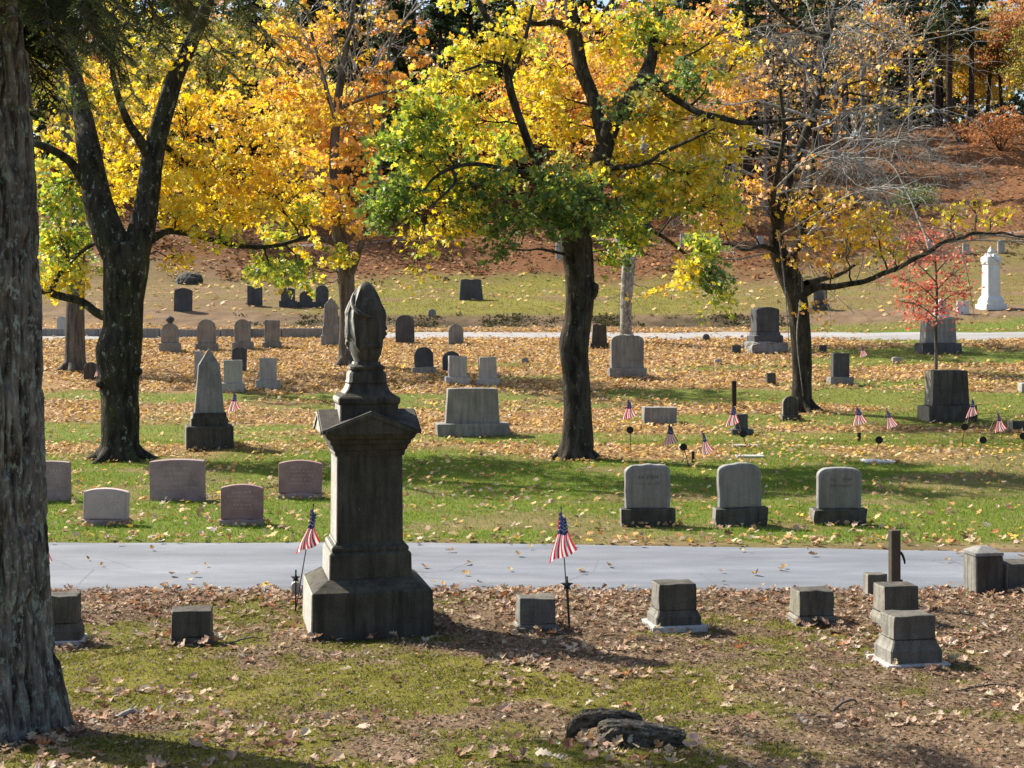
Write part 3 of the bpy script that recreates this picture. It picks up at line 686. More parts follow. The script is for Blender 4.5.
def white_monument(px, py):
    p = gp(px, py); s = p[1] / F
    t = empty('white_monument', p, math.radians(12), 'tall white marble monument with a pointed finial on the terrace at right', 'monument'); t.scale = (.9, .9, 1)
    a = MB(); block(a, -.05, 5 * s, 12.5 * s, 12.5 * s, .02); stack(a, [(5 * s, 10.5 * s, 10.5 * s), (9 * s, 10.5 * s, 10.5 * s), (13 * s, 8 * s, 8 * s)], .02); a.build('base', M['white'], t)
    a = MB(); stack(a, [(13 * s, 7.6 * s, 7.6 * s), (44 * s, 7.2 * s, 7.2 * s), (45 * s, 8 * s, 8 * s), (46 * s, 8 * s, 8 * s)], .03); a.build('shaft', M['white'], t)
    bm_obj('arched_panel', slab_bm('round', 8.5 * s, 27 * s, .05, .01, 0, 15 * s), M['white'], t).location.y = -7.75 * s
    a = MB(); stack(a, [(46 * s, 8.0 * s, 8.0 * s), (47.5 * s, 8.6 * s, 8.6 * s), (52 * s, 8.4 * s, 8.4 * s), (53.5 * s, 5.5 * s, 5.5 * s), (55 * s, 3.6 * s, 3.6 * s), (57.5 * s, 3.4 * s, 3.4 * s), (59 * s, 2.4 * s, 2.4 * s), (63 * s, .5 * s, .5 * s)], .05)
    for q_ in range(4):
        an = q_ * math.pi / 2; ox, oy = math.cos(an) * 6.2 * s, math.sin(an) * 6.2 * s
        stack(a, [(46.2 * s, 2.6 * s, 2.6 * s), (52 * s, 2.4 * s, 2.4 * s), (55.5 * s, .4 * s, .4 * s)], .01, (ox, oy, 0))
    a.build('finial', M['white'], t)
white_monument(991, 309)
def urn_small(px, py):
    p = gp(px, py); s = p[1] / F
    t = empty('white_urn', p, .2, 'small pinkish white urn stone seen over the broad grey stone', 'monument')
    a = MB(); block(a, -.05, 8 * s, 6 * s, 6 * s, .02); a.build('base', M['white'], t)
    a = MB(); lathe(a, [(8 * s, 4 * s), (9 * s, 2.4 * s), (11 * s, 4.4 * s), (15 * s, 5.4 * s), (17 * s, 4 * s), (19 * s, 1 * s)], 14); a.build('urn', M['white'], t, smooth=True)
urn_small(941, 318)

# granite gate post and low wall at the right edge, granite curb at far left
p = gp(983, 592); s = p[1] / F
t = empty('gate_post', p, math.radians(9), 'square granite post with a shallow pointed cap ending the low wall', 'post')
a = MB(); block(a, -.2, 38 * s, 14.5 * s, 14.5 * s, .012); a.build('post', M['dark'], t)
a = MB(); stack(a, [(38 * s, 15 * s, 15 * s), (41 * s, 15 * s, 15 * s), (46 * s, 5 * s, 5 * s)], .012); a.build('cap', M['grey'], t)
bm = slab_bm('flat', 3.2, 28 * s + .3, .30, .02, .03, -.3, 4)
o = tag(bm_obj('low_wall', bm, M['dark'], None, p + np.array([15 * s + 1.62, .28, .02]), math.radians(9)), 'low dark granite wall running off the right edge from the post', 'wall')
p = gp(140, 337); s = p[1] / F
t = empty('curb_wall', p, 0, 'long low grey granite curb along the far lane at left', 'wall')
a = MB()
for q_ in range(9):
    stack(a, [(-.3, 1.17, .14), (.27 + .02 * (q_ % 3), 1.17, .14), (.30 + .02 * (q_ % 3), 1.15, .12)], .02, (-9.2 + q_ * 2.36 - 3, .12 * ((-9.2 + q_ * 2.36 - 3) / 10) ** 2, 0))
a.build('curb', M['grey'], t)
a = MB(); block(a, -.2, .62, .2, .2, .02, (4.2 - .1 + 0, -.1, 0)); a.build('end_post', M['grey'], t)

# ------------------------------------------------------------------ the draped urn monument
p = gp(369, 640.5); s = 13.9 / F
MONP = p + np.array([-.085, .60, 0])
t = empty('urn_monument', MONP, math.radians(12), 'tall dark stained granite monument topped by a cloth-draped urn', 'monument')
t.scale = (.955, .955, .97)
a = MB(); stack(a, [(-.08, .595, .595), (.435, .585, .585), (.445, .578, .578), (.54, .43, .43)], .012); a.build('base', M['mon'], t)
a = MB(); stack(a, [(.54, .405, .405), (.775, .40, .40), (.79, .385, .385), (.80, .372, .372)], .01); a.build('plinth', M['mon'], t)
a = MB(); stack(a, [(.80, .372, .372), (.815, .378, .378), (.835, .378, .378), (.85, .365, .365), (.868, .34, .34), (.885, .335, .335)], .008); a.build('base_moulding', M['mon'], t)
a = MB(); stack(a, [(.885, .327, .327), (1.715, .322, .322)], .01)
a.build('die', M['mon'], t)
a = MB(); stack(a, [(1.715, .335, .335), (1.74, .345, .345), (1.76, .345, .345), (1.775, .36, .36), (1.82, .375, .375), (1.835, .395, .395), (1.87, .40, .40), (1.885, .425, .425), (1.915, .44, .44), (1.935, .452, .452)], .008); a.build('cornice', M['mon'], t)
a = MB()
def gable(mb, hw, L, z0, zr, t_, axis):
    pts = [(-hw, z0), (hw, z0), (hw, z0 + t_), (0, zr + t_), (-hw, z0 + t_)]
    v = [(x_, -L, z_) for x_, z_ in pts] + [(x_, L, z_) for x_, z_ in pts]
    if axis: v = [(-y_, x_, z_) for x_, y_, z_ in v]
    mb.add(v, [(0, 1, 6, 5), (1, 2, 7, 6), (2, 3, 8, 7), (3, 4, 9, 8), (4, 0, 5, 9)])
    mb.add(v, [(4, 3, 2, 1, 0), (5, 6, 7, 8, 9)])
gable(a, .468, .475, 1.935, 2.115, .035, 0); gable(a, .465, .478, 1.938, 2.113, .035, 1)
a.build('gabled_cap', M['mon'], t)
a = MB()
for k_ in range(4):       # raised tympanum moulding on each gable
    an = k_ * math.pi / 2; ca, sa = math.cos(an), math.sin(an)
    for sx in (-1, 1):
        q0, q1 = np.array([sx * .44, 1.965]), np.array([0, 2.135]); dn = np.array([0, -.038])
        v = []
        for yy in (-.478, -.492):
            for q_ in (q0, q1, q1 + dn, q0 + dn): v.append((q_[0], yy, q_[1]))
        v = [(x_ * ca - y_ * sa, x_ * sa + y_ * ca, z_) for x_, y_, z_ in v]
        a.add(v, [(4, 5, 6, 7), (0, 1, 5, 4), (3, 2, 6, 7), (0, 4, 7, 3), (1, 5, 6, 2)])
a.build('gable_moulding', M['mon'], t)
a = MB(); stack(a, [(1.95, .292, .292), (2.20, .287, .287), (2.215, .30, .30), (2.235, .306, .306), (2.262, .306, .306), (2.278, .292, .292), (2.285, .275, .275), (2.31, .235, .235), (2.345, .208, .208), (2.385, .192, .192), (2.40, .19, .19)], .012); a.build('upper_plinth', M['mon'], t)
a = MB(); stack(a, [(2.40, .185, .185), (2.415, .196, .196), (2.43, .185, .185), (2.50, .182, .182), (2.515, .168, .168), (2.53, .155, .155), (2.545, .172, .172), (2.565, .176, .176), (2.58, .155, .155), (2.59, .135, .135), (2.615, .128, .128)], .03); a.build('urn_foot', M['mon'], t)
# urn with the cloth over it: one draped surface of folds
prof = [(2.60, .115), (2.64, .128), (2.69, .150), (2.76, .164), (2.88, .172), (3.02, .174), (3.10, .168), (3.16, .152), (3.22, .130), (3.27, .104), (3.32, .076), (3.36, .050), (3.385, .026), (3.40, .004)]
zz = np.linspace(2.60, 3.40, 70); rr = np.interp(zz, [q_[0] for q_ in prof], [q_[1] for q_ in prof])
an = np.linspace(0, 2 * np.pi, 96, endpoint=False)
A, Zg = np.meshgrid(an, zz); R = np.broadcast_to(rr[:, None], A.shape).copy()
fold = (1 - 2 * np.abs(np.sin(A * 5 + 1.6 * np.sin(A * 2) + Zg * 2.2)) ** .7) * .9 + np.sin(A * 3 - Zg * 16) * .5 * sst(2.9, 3.15, Zg)
hem = 2.74 + .07 * np.sin(A * 2 + .9) + .07 * np.abs(np.sin(A * 2.5 + 2.0)) - .06 * np.cos(A - math.pi)
inside = sst(-.012, .012, Zg - hem)
R += inside * (.016 + .015 * fold * sst(3.38, 3.2, Zg)) + inside * .02 * np.exp(-((Zg - hem - .02) / .03) ** 2)
R += .006 * (fbm(A * 3, Zg * 9, 0, 8) - .5)
R *= np.where(np.cos(A - 3.5) > .8, 1 + .10 * sst(3.3, 3.1, Zg) * sst(2.7, 2.95, Zg), 1)
XX = R * np.cos(A); YY = R * np.sin(A); k = 96
f = [(i * k + j, i * k + (j + 1) % k, (i + 1) * k + (j + 1) % k, (i + 1) * k + j) for i in range(69) for j in range(k)]
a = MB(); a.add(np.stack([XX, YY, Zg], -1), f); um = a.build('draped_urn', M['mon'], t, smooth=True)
def sweep(mb, pts, rad, sides=8, seed=0, amp=0.0, col=(1, 1, 1), sub=6, mi=0, ell=None):
    pts = np.asarray(pts, float); rad = np.asarray(rad, float)
    if sub > 1 and len(pts) > 2:
        P = np.vstack([2 * pts[0] - pts[1], pts, 2 * pts[-1] - pts[-2]]); out = []; ro = []
        for i in range(1, len(P) - 2):
            tt = np.linspace(0, 1, sub, endpoint=False)[:, None]
            p0, p1, p2, p3 = P[i - 1:i + 3]
            out.append(.5 * ((2 * p1) + (-p0 + p2) * tt + (2 * p0 - 5 * p1 + 4 * p2 - p3) * tt ** 2 + (-p0 + 3 * p1 - 3 * p2 + p3) * tt ** 3))
            ro.append(rad[i - 1] * (1 - tt[:, 0]) + rad[i] * tt[:, 0])
        pts = np.vstack(out + [pts[-1:]]); rad = np.concatenate(ro + [rad[-1:]])
    n = len(pts); T = np.gradient(pts, axis=0); T /= np.linalg.norm(T, axis=1, keepdims=True) + 1e-9
    ref = np.array([0, 1., 0]) if abs(T[0, 1]) < .8 else np.array([1., 0, 0])
    U = np.cross(T, ref); U /= np.linalg.norm(U, axis=1, keepdims=True) + 1e-9
    V = np.cross(T, U)
    an = np.linspace(0, 2 * np.pi, sides, endpoint=False)
    R = rad[:, None] * np.ones((1, sides))
    if amp:
        cx, sx = np.cos(an)[None], np.sin(an)[None]
        L = np.concatenate([[0], np.cumsum(np.linalg.norm(np.diff(pts, axis=0), axis=1))])[:, None]
        R = R * (1 + amp * (fbm(cx * 1.6 + seed, sx * 1.6, L * .9, seed) - .5) * 2)
    P = pts[:, None] + (U[:, None] * np.cos(an)[None, :, None] + V[:, None] * np.sin(an)[None, :, None]) * R[..., None]
    i = np.arange(n - 1)[:, None] * sides; j = np.arange(sides)[None]
    f = np.stack([i + j, i + (j + 1) % sides, i + sides + (j + 1) % sides, i + sides + j], -1).reshape(-1, 4)
    mb.add(P.reshape(-1, 3), f, mi, col)
    if sides >= 3: mb.add(P[-1], [tuple(range(sides))], mi, col)
    return pts
a = MB()     # the rope-like gathered edge of the cloth across the urn's shoulder
q_ = []
for f_ in np.linspace(0, 1, 12):
    th = 3.0 + 2.2 * f_; z_ = 3.33 - .36 * math.sin(f_ * math.pi * .5) * (1 - .25 * f_); r_ = float(np.interp(z_, [k_[0] for k_ in prof], [k_[1] for k_ in prof])) + .016
    q_.append((r_ * math.cos(th), r_ * math.sin(th), z_))
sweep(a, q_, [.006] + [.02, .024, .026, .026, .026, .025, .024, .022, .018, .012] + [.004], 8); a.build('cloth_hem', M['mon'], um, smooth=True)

# ------------------------------------------------------------------ flags, holders, posts
def flag(px, py, top, cloth_px, label, *, wide=1.25, lean=None, flip=1, dark=False, fold=1.0, group='small flags on sticks', hem=(-.22, .30)):
    """px, py foot of the stick; top = picture place of its tip; cloth_px = drop of the cloth"""
    p = gp(px, py); s = p[1] / F; c = cloth_px * s
    tip = np.array([(top[0] - px) * s, 0, (py - top[1]) * s])
    t = empty('small_flag', p, 0, label, 'flag', group)
    a = MB(); sweep(a, [(0, 0, -.03), tuple(tip)], [.006, .005], 6, sub=1)
    lathe(a, [(tip[2] - .005, .004), (tip[2] + .004, .010), (tip[2] + .018, .006), (tip[2] + .028, .001)], 8, (tip[0], 0, 0))
    a.build('stick', M['stickd' if dark else 'stick'], t)
    d = tip / np.linalg.norm(tip); A0 = tip - d * .04
    U_, V_ = np.meshgrid(np.linspace(0, 1, 25), np.linspace(0, 1, 14))
    e0 = A0[None, None] - d[None, None] * (V_[..., None] * .10 * c) + np.array([.10 * c * flip, 0, 0])[None, None] * (V_[..., None] - .5)
    wq = wide if cloth_px < 40 else 1.0; l0 = np.array([hem[0] * flip * wq, 0, -1.0]) * c; r0 = np.array([hem[1] * flip * wq, 0, -.74]) * c
    e1 = A0 + l0 * (1 - V_[..., None]) + r0 * V_[..., None]
    u = U_[..., None] ** .9; P = e0 * (1 - u) + e1 * u
    P[..., 1] += -.02 - fold * .024 * c * np.sin(V_ * 2.6 * 2 * np.pi + U_ * 2.0) * (.25 + U_) - .05 * c * U_
    P[..., 0] += fold * .03 * c * np.sin(U_ * 5 + V_ * 2)
    P[..., 2] += .03 * c * np.sin(V_ * 7)
    nv, nu = U_.shape; fs = {0: [], 1: [], 2: []}
    for i in range(nv - 1):
        for j in range(nu - 1):
            q_ = (i * nu + j, i * nu + j + 1, (i + 1) * nu + j + 1, (i + 1) * nu + j)
            fs[2 if (j < 10 and i >= 1) else (0 if i % 2 == 0 else 1)].append(q_)
    a = MB(); a.add(P, fs[0], 0)
    a.f += [(np.array(fs[1]), 1), (np.array(fs[2]), 2)]
    cl = a.build('cloth', [M['fr'], M['fw'], M['fb']], t, smooth=True)
    a = MB()
    for i in range(1, 12, 2):
        for j in range(1, 9, 2):
            ctr = (P[i, j] + P[i + 1, j + 1]) / 2; r = .016 * c * (.5 + j / 8); 
            for oy in (-.006, .006):
                v = [ctr + np.array([r * math.sin(k_ * math.pi / 5) * (1 if k_ % 2 == 0 else .42), oy, r * math.cos(k_ * math.pi / 5) * (1 if k_ % 2 == 0 else .42)]) for k_ in range(10)]
                a.add(v, [tuple(range(10))])
    a.build('stars', M['fw'], cl)
    return t
def disc_holder(px, py, foot, label, r=3.6):
    p = gp(*foot); s = p[1] / F
    c = np.array([(px - foot[0]) * s, -.01, (foot[1] - py) * s])
    t = empty('flag_holder', p, 0, label, 'flag holder', 'dark disc flag holders')
    a = MB(); sweep(a, [(0, 0, -.03), tuple(c)], [.008, .008], 6, sub=1); a.build('rod', M['iron'], t)
    a = MB(); k = 20; an = np.linspace(0, 2 * np.pi, k, endpoint=False)
    for rr_, y0, y1 in ((r * s, -.012, .012), (r * s * .8, -.018, -.011)):
        v = np.concatenate([np.stack([rr_ * np.cos(an), 0 * an + y, rr_ * np.sin(an)], 1) for y in (y0, y1)]) + c
        a.add(v, [(j, (j + 1) % k, k + (j + 1) % k, k + j) for j in range(k)]); a.add(v, [tuple(range(k)), tuple(range(2 * k - 1, k - 1, -1))])
    a.build('disc', M['black'], t)
def star_holder(px, py, foot, label, r=6.5):
    p = gp(*foot); s = p[1] / F
    c = np.array([(px - foot[0]) * s, -.02, (foot[1] - py) * s])
    t = empty('flag_holder', p, 0, label, 'flag holder', 'star flag holders')
    a = MB(); sweep(a, [(.004, .012, -.05), tuple(c + np.array([0, .012, .08]))], [.008, .008], 6, sub=1); a.build('rod', M['iron'], t)
    a = MB(); v = []
    for y in (-.012, .012):
        for k_ in range(10):
            rr_ = r * s * (1 if k_ % 2 == 0 else .42); v.append(c + np.array([rr_ * math.sin(k_ * math.pi / 5), y, rr_ * math.cos(k_ * math.pi / 5)]))
    v.append(c + np.array([0, -.028, 0]))
    a.add(v, [(k_, (k_ + 1) % 10, 10 + (k_ + 1) % 10, 10 + k_) for k_ in range(10)]); a.add(v, [(20, (k_ + 1) % 10, k_) for k_ in range(10)]); a.add(v[10:20], [tuple(range(10))])
    a.build('star', M['iron'], t)
flag(569, 628, (561, 509), 50, 'large stars and stripes flag on a dark leaning stick in a star holder', dark=True)
star_holder(567, 585, (569.5, 629), 'black iron star holder gripping the nearest flag between two markers')
flag(295, 612, (313.5, 506), 44, 'half furled stars and stripes flag at the left side of the urn monument', dark=True, flip=1, fold=1.6, hem=(-.32, .16))
star_holder(296, 578, (295, 613), 'black iron star holder at the left foot of the urn monument', 5)
flag(44, 612, (46, 532), 34, 'red and white flag mostly hidden behind the big furrowed trunk', hem=(-.1, .16))
flag(631, 452, (628.5, 398), 21, 'faded flag straight up left of the low grey block', hem=(-.25, .28))
disc_holder(630, 430, (631, 453), 'black disc holder right under the flag left of the low block')
flag(689, 466, (668.5, 423), 22, 'leaning faded flag below the low grey block', hem=(-.22, .30))
disc_holder(683.5, 447, (689.5, 467), 'black disc holder beside the two flags below the low block')
flag(693, 462, (703, 429), 26, 'bright flag leaning right, beside its own short dark stake', flip=1, hem=(0.0, .32))
flag(746, 446, (732.5, 404), 22, 'faded flag leaning left in front of the small dark stone', hem=(-.30, .22))
disc_holder(743, 434, (746.5, 447), 'black disc holder at the foot of the small dark stone')
flag(859, 440, (857, 405), 20, 'faded flag on the short dark stub right of the bare maple', hem=(-.2, .42))
flag(876, 452, (887, 407), 21, 'slim faded flag leaning right above a black disc', hem=(0.0, .42))
disc_holder(879, 440, (876, 453), 'black disc holder midway between stub flag and big dark stone', 3.8)
flag(962, 446, (973, 397), 20, 'faded flag at the right corner of the big dark stone', hem=(-.30, .18))
disc_holder(964.5, 427, (962, 447), 'black disc holder in front of the big dark stone')
flag(977, 456, (998.5, 410), 22, 'rightmost faded flag leaning out over the grass', hem=(-.12, .30))
disc_holder(983, 440, (977, 457), 'black disc holder under the rightmost leaning flag')
disc_holder(1023, 436, (1023, 452), 'black disc holder at the very right edge of the lawn')
flag(236, 422, (234.5, 391), 21, 'small flag standing at the right of the obelisk base', hem=(-.25, .2))
flag(96, 383, (97.5, 366), 10, 'tiny faded flag by the dark round-topped stone between trunks', hem=(-.2, .15))
flag(862, 366, (861.5, 344), 13, 'small faded flag on the far grass left of the red sapling', hem=(-.1, .35))
def stub(px, py, w, h, name, label, m, rz=8, hook=False):
    p = gp(px, py); s = p[1] / F
    t = empty(name, p, math.radians(rz), label, 'post')
    a = MB(); block(a, -.1, h * s, w * s / 2, w * s / 2, .006); a.build('post', M[m], t)
    if hook:
        a = MB(); sweep(a, [(w * s / 2 - .005, 0, h * s * .72), (w * s / 2 + .03, 0, h * s * .68), (w * s / 2 + .055, 0, h * s * .60), (w * s / 2 + .06, 0, h * s * .55)], [.012, .014, .012, .008], 8); a.build('hook', M['iron'], t, smooth=True)
        a = MB(); sweep(a, [(w * s / 2 - .005, 0, h * s * .33), (w * s / 2 + .035, 0, h * s * .33)], [.012, .012], 8, sub=1); a.build('bolt', M['iron'], t)
    else:
        a = MB(); stack(a, [(h * s, w * s * .55, w * s * .55), (h * s + .02, w * s * .55, w * s * .55), (h * s + .035, w * s * .3, w * s * .3)], .004); a.build('cap', M[m], t)
stub(894.5, 606, 9.5, 76, 'steel_post', 'rusty square steel post with a small hook behind a block marker', 'post', 6, True)
stub(734, 408, 4, 26, 'slim_post', 'slim dark post behind the flag near the small dark stone', 'iron')
stub(693, 463, 2.6, 10, 'short_stake', 'short dark stake under the bright leaning flag', 'iron')
stub(859, 441, 3, 7, 'short_stake', 'short dark stub under the flag right of the bare maple', 'iron')

# ------------------------------------------------------------------ trees
PAL = {
 'Y': [((.84, .64, .09), 3), ((.82, .56, .07), 2), ((.78, .69, .16), 2), ((.50, .46, .09), .6)],
 'YG': [((.72, .66, .11), 2), ((.44, .49, .09), 2), ((.24, .34, .065), 1.6), ((.80, .62, .09), 1)],
 'G': [((.17, .26, .06), 2.5), ((.27, .37, .075), 2), ((.44, .48, .09), 1), ((.11, .17, .05), 1.2)],
 'DG': [((.12, .185, .075), 3), ((.17, .24, .085), 2), ((.26, .33, .10), 1.2), ((.66, .58, .12), .5)],
 'YO': [((.86, .60, .09), 3), ((.84, .50, .09), 2), ((.82, .65, .15), 1.8), ((.64, .42, .13), .8)],
 'O': [((.84, .46, .11), 3), ((.84, .54, .15), 2), ((.74, .34, .08), 1.3), ((.76, .54, .28), 1)],
 'PO': [((.82, .50, .24), 3), ((.80, .58, .36), 2), ((.82, .54, .12), 2), ((.68, .36, .16), 1)],
 'RED': [((.66, .17, .12), 3), ((.70, .28, .21), 2), ((.50, .10, .08), 1.5), ((.74, .42, .30), .8)],
 'RUST': [((.46, .21, .09), 3), ((.56, .30, .13), 2), ((.34, .15, .07), 2)],
 'OL': [((.30, .28, .07), 3), ((.42, .37, .09), 2), ((.18, .20, .06), 2), ((.52, .38, .12), 1)],
}
class Tree:
    def __init__(s, name, base, label, m, group=None, seed=0, cat='tree'):
        s.base = np.asarray(base, float); s.d = s.base[1]; s.m = m; s.rg = np.random.default_rng(seed); s.seed = seed
        s.t = empty(name, s.base, 0, label, cat, group); s.tr = MB(); s.lf = MB(); s.tw = MB(); s.nodes = []
    def P(s, px, py, dy=0): return W(px, py, s.d + dy)
    def limb(s, pts, sides=12, amp=.12, nodes=True, sub=7):
        """pts: (px, py, width in picture units, depth offset)"""
        w = []; r = []
        for q in pts:
            dy = q[3] if len(q) > 3 else 0
            w.append(s.P(q[0], q[1], dy)); r.append(q[2] / 2 * (s.d + dy) / F)
        pp = sweep(s.tr, w, r, sides, s.seed + len(s.nodes), amp, sub=sub)
        if nodes:
            for i, q in enumerate(pp): s.nodes.append((q, np.interp(i, np.linspace(0, len(pp) - 1, len(r)), r)))
        return pp
    def roots(s, n, r0, L):
        for k in range(n):
            a = k * 2 * math.pi / n + s.rg.uniform(-.3, .3); dx, dy = math.cos(a), math.sin(a); pts = []
            for q in (.35, .9, 1.4, 1.0 + L):
                x = s.base[0] + dx * r0 * q; y = s.base[1] + dy * r0 * q
                pts.append((x, y, float(G(x, y)) + (.30 if q < .5 else .12 if q < 1 else .03 if q < 1.5 else -.06)))
            sweep(s.tr, pts, [r0 * .5, r0 * .33, r0 * .2, .02], 8, k, .15, sub=4)
    def twig(s, a, b, r0, r1, mb=None, sag=.1, wob=.08, sides=4, k=5):
        L = np.linalg.norm(b - a); tt = np.linspace(0, 1, k)[:, None]
        p = a * (1 - tt) + b * tt
        p[1:-1] += s.rg.normal(0, wob * L / 3, (k - 2, 3)); p[:, 2] += sag * L * np.sin(tt[:, 0] * math.pi)
        sweep(mb or s.tr, p, np.linspace(r0, r1, k), sides, sub=1); return p
    def clump(s, px, py, rx, ry, key, n, dy=0, dd=None, size=(.07, .155), spray=.34, up=.5, per=18, droop=.2, twigs=True):
        """leaf sprays spread through an ellipsoid of the crown; twigs lead to them"""
        rg = s.rg; c = s.P(px, py, dy); sc = (s.d + dy) / F; R = np.array([rx * sc, dd or max(rx, ry) * sc * 1.1, ry * sc])
        ns = max(2, int(n / per)); q = rg.normal(0, 1, (ns, 3)); q /= np.linalg.norm(q, axis=1, keepdims=True); q *= rg.uniform(0, 1, (ns, 1)) ** .45
        S = c + q * R
        if twigs and s.nodes:
            NP = np.array([a for a, _ in s.nodes]); NR = np.array([b for _, b in s.nodes])
            D = np.linalg.norm(NP - c, axis=1) + 1.2 * np.maximum(NP[:, 2] - c[2], 0) + 6 * np.maximum(0, (s.base[2] + 2.2) - NP[:, 2])
            i = int(np.argmin(D)); main = s.twig(NP[i], c, min(NR[i] * .55, .014 + .012 * D[i]), .008, sag=.08, wob=.12, sides=5, k=7)
            for z in S[::1]:
                j = int(np.argmin(np.linalg.norm(main - z, axis=1) + .3 * rg.uniform(0, 1, len(main))))
                s.twig(main[max(j - 1, 0)], z, .011, .004, sag=.06, wob=.12, sides=3, k=4)
        m_ = ns * per; idx = np.repeat(np.arange(ns), per)
        th = rg.uniform(0, 2 * np.pi, m_); rr = spray * np.sqrt(rg.uniform(0, 1, m_)) * rg.uniform(.6, 1.25, ns)[idx]
        tilt = rg.normal(0, .35, (ns, 2))[idx]
        o = np.stack([rr * np.cos(th), rr * np.sin(th), rg.normal(0, .06, m_) - droop * rr ** 2 / spray], 1)
        o[:, 2] += tilt[:, 0] * o[:, 0] + tilt[:, 1] * o[:, 1]
        nr = rg.normal(0, 1, (m_, 3)); nr /= np.linalg.norm(nr, axis=1, keepdims=True); nr[:, 2] += up; 
        tint = rg.uniform(.8, 1.15, (ns, 1))[idx]
        ks = key.split('+'); col = np.concatenate([pal(PAL[ks[k_]], per, rg) for k_ in rg.choice(len(ks), ns)])
        add_leaves(s.lf, S[idx] + o, rg.uniform(size[0], size[1], m_), col * tint, nr, rg)
    def bare(s, p, d, L, r, lev, mb, kids=(4, 3, 3), droop=.0, wob=.25):
        rg = s.rg; k = 6; pts = [np.array(p, float)]; d = np.array(d, float); d /= np.linalg.norm(d)
        for i in range(k):
            d = d + rg.normal(0, wob / 2, 3) + np.array([0, 0, -droop * (i + 1) / k * .35]); d /= np.linalg.norm(d); pts.append(pts[-1] + d * L / k)
        sweep(mb, pts, np.linspace(r, max(r * .4, .003), k + 1), 5 if lev == 0 else 3, sub=1)
        if lev < len(kids):
            for q in range(kids[lev]):
                i = int(rg.integers(1 if lev else 2, k + 1)); dd = pts[i] - pts[i - 1]; dd /= np.linalg.norm(dd)
                nd = dd + rg.normal(0, .75, 3) * np.array([1, 1, .8]); s.bare(pts[i], nd, L * rg.uniform(.4, .65), max(r * .55, .003), lev + 1, mb, kids, droop, wob)
    def done(s, twig_mat='twig', leaf='leaf'):
        s.tr.build('trunk', M[s.m], s.t, s.base, smooth=True)
        if s.tw.v: s.tw.build('bare_branches', M[twig_mat], s.t, s.base, smooth=True)
        if s.lf.v: s.lf.build('crown', M[leaf], s.t, s.base)
        return s.t

# forked maple at left
T = Tree('maple_tree', gp(119, 460), 'dark forked maple with lichen patches and a golden crown, left of the obelisk', 'bark_dk2', 'maples on the lawn', 21)
T.limb([(119, 466, 50), (119, 458, 42), (120, 440, 37), (120, 400, 36), (119, 372, 41), (119, 352, 45), (123, 330, 39), (124, 300, 40), (126, 262, 46), (122, 245, 44)], 40, .13)
T.limb([(122, 262, 34), (110, 236, 34), (99, 205, 30), (93, 175, 26), (88, 145, 24), (84, 120, 20, .3), (76, 80, 14, .6), (66, 30, 10, 1), (60, -20, 7, 1.4), (52, -60, 4, 1.6)], 24, .14)
T.limb([(132, 262, 30), (141, 232, 27), (147, 200, 23), (152, 165, 22), (160, 128, 19), (168, 100, 18), (176, 75, 17), (190, 45, 14, -.3), (205, 10, 12, -.5), (220, -40, 8, -.8)], 24, .13)
T.limb([(90, 190, 12), (82, 178, 12), (68, 160, 9, -.4), (48, 148, 8, -.8), (25, 140, 7, -1.2), (-5, 128, 5, -1.5)], 12)
T.limb([(85, 132, 9), (66, 105, 7, .6), (45, 95, 5, 1), (15, 88, 4, 1.3)], 8)
T.limb([(150, 158, 12), (140, 140, 10, -.4), (128, 122, 8, -.7), (117, 92, 6, -1), (112, 60, 5, -1.3), (118, 20, 4, -1.5)], 10)
T.limb([(150, 240, 9), (165, 232, 7, .5), (178, 232, 6, .8), (205, 238, 5.5, 1.2), (240, 246, 5, 1.5), (275, 246, 4, 1.7), (310, 236, 3, 2)], 10)
T.limb([(158, 140, 8), (190, 165, 4, 1.4), (214, 172, 4, 1.8), (235, 150, 4, 2.2), (262, 138, 3, 2.5)], 8)
T.limb([(110, 318, 10), (97, 313, 9, .2), (82, 302, 8, .3), (60, 296, 8, .4), (38, 289, 7, .6), (10, 280, 5, 1)], 10)
T.limb([(51, 292, 6, .5), (58, 276, 5, .4), (70, 262, 4.5, .3), (84, 250, 4, .2), (97, 243, 3, .2)], 8)
for a_ in ((100, 385, 8), (137, 372, 7)):
    p_ = T.P(a_[0], a_[1], -.28); sweep(T.tr, [p_ + np.array([0, .1, 0]), p_ + np.array([.0, -.02, .02]), p_ + np.array([.0, -.07, .03])], [.10, .09, .03], 10, 5, .2, sub=3)
T.roots(6, .45, 1.1)
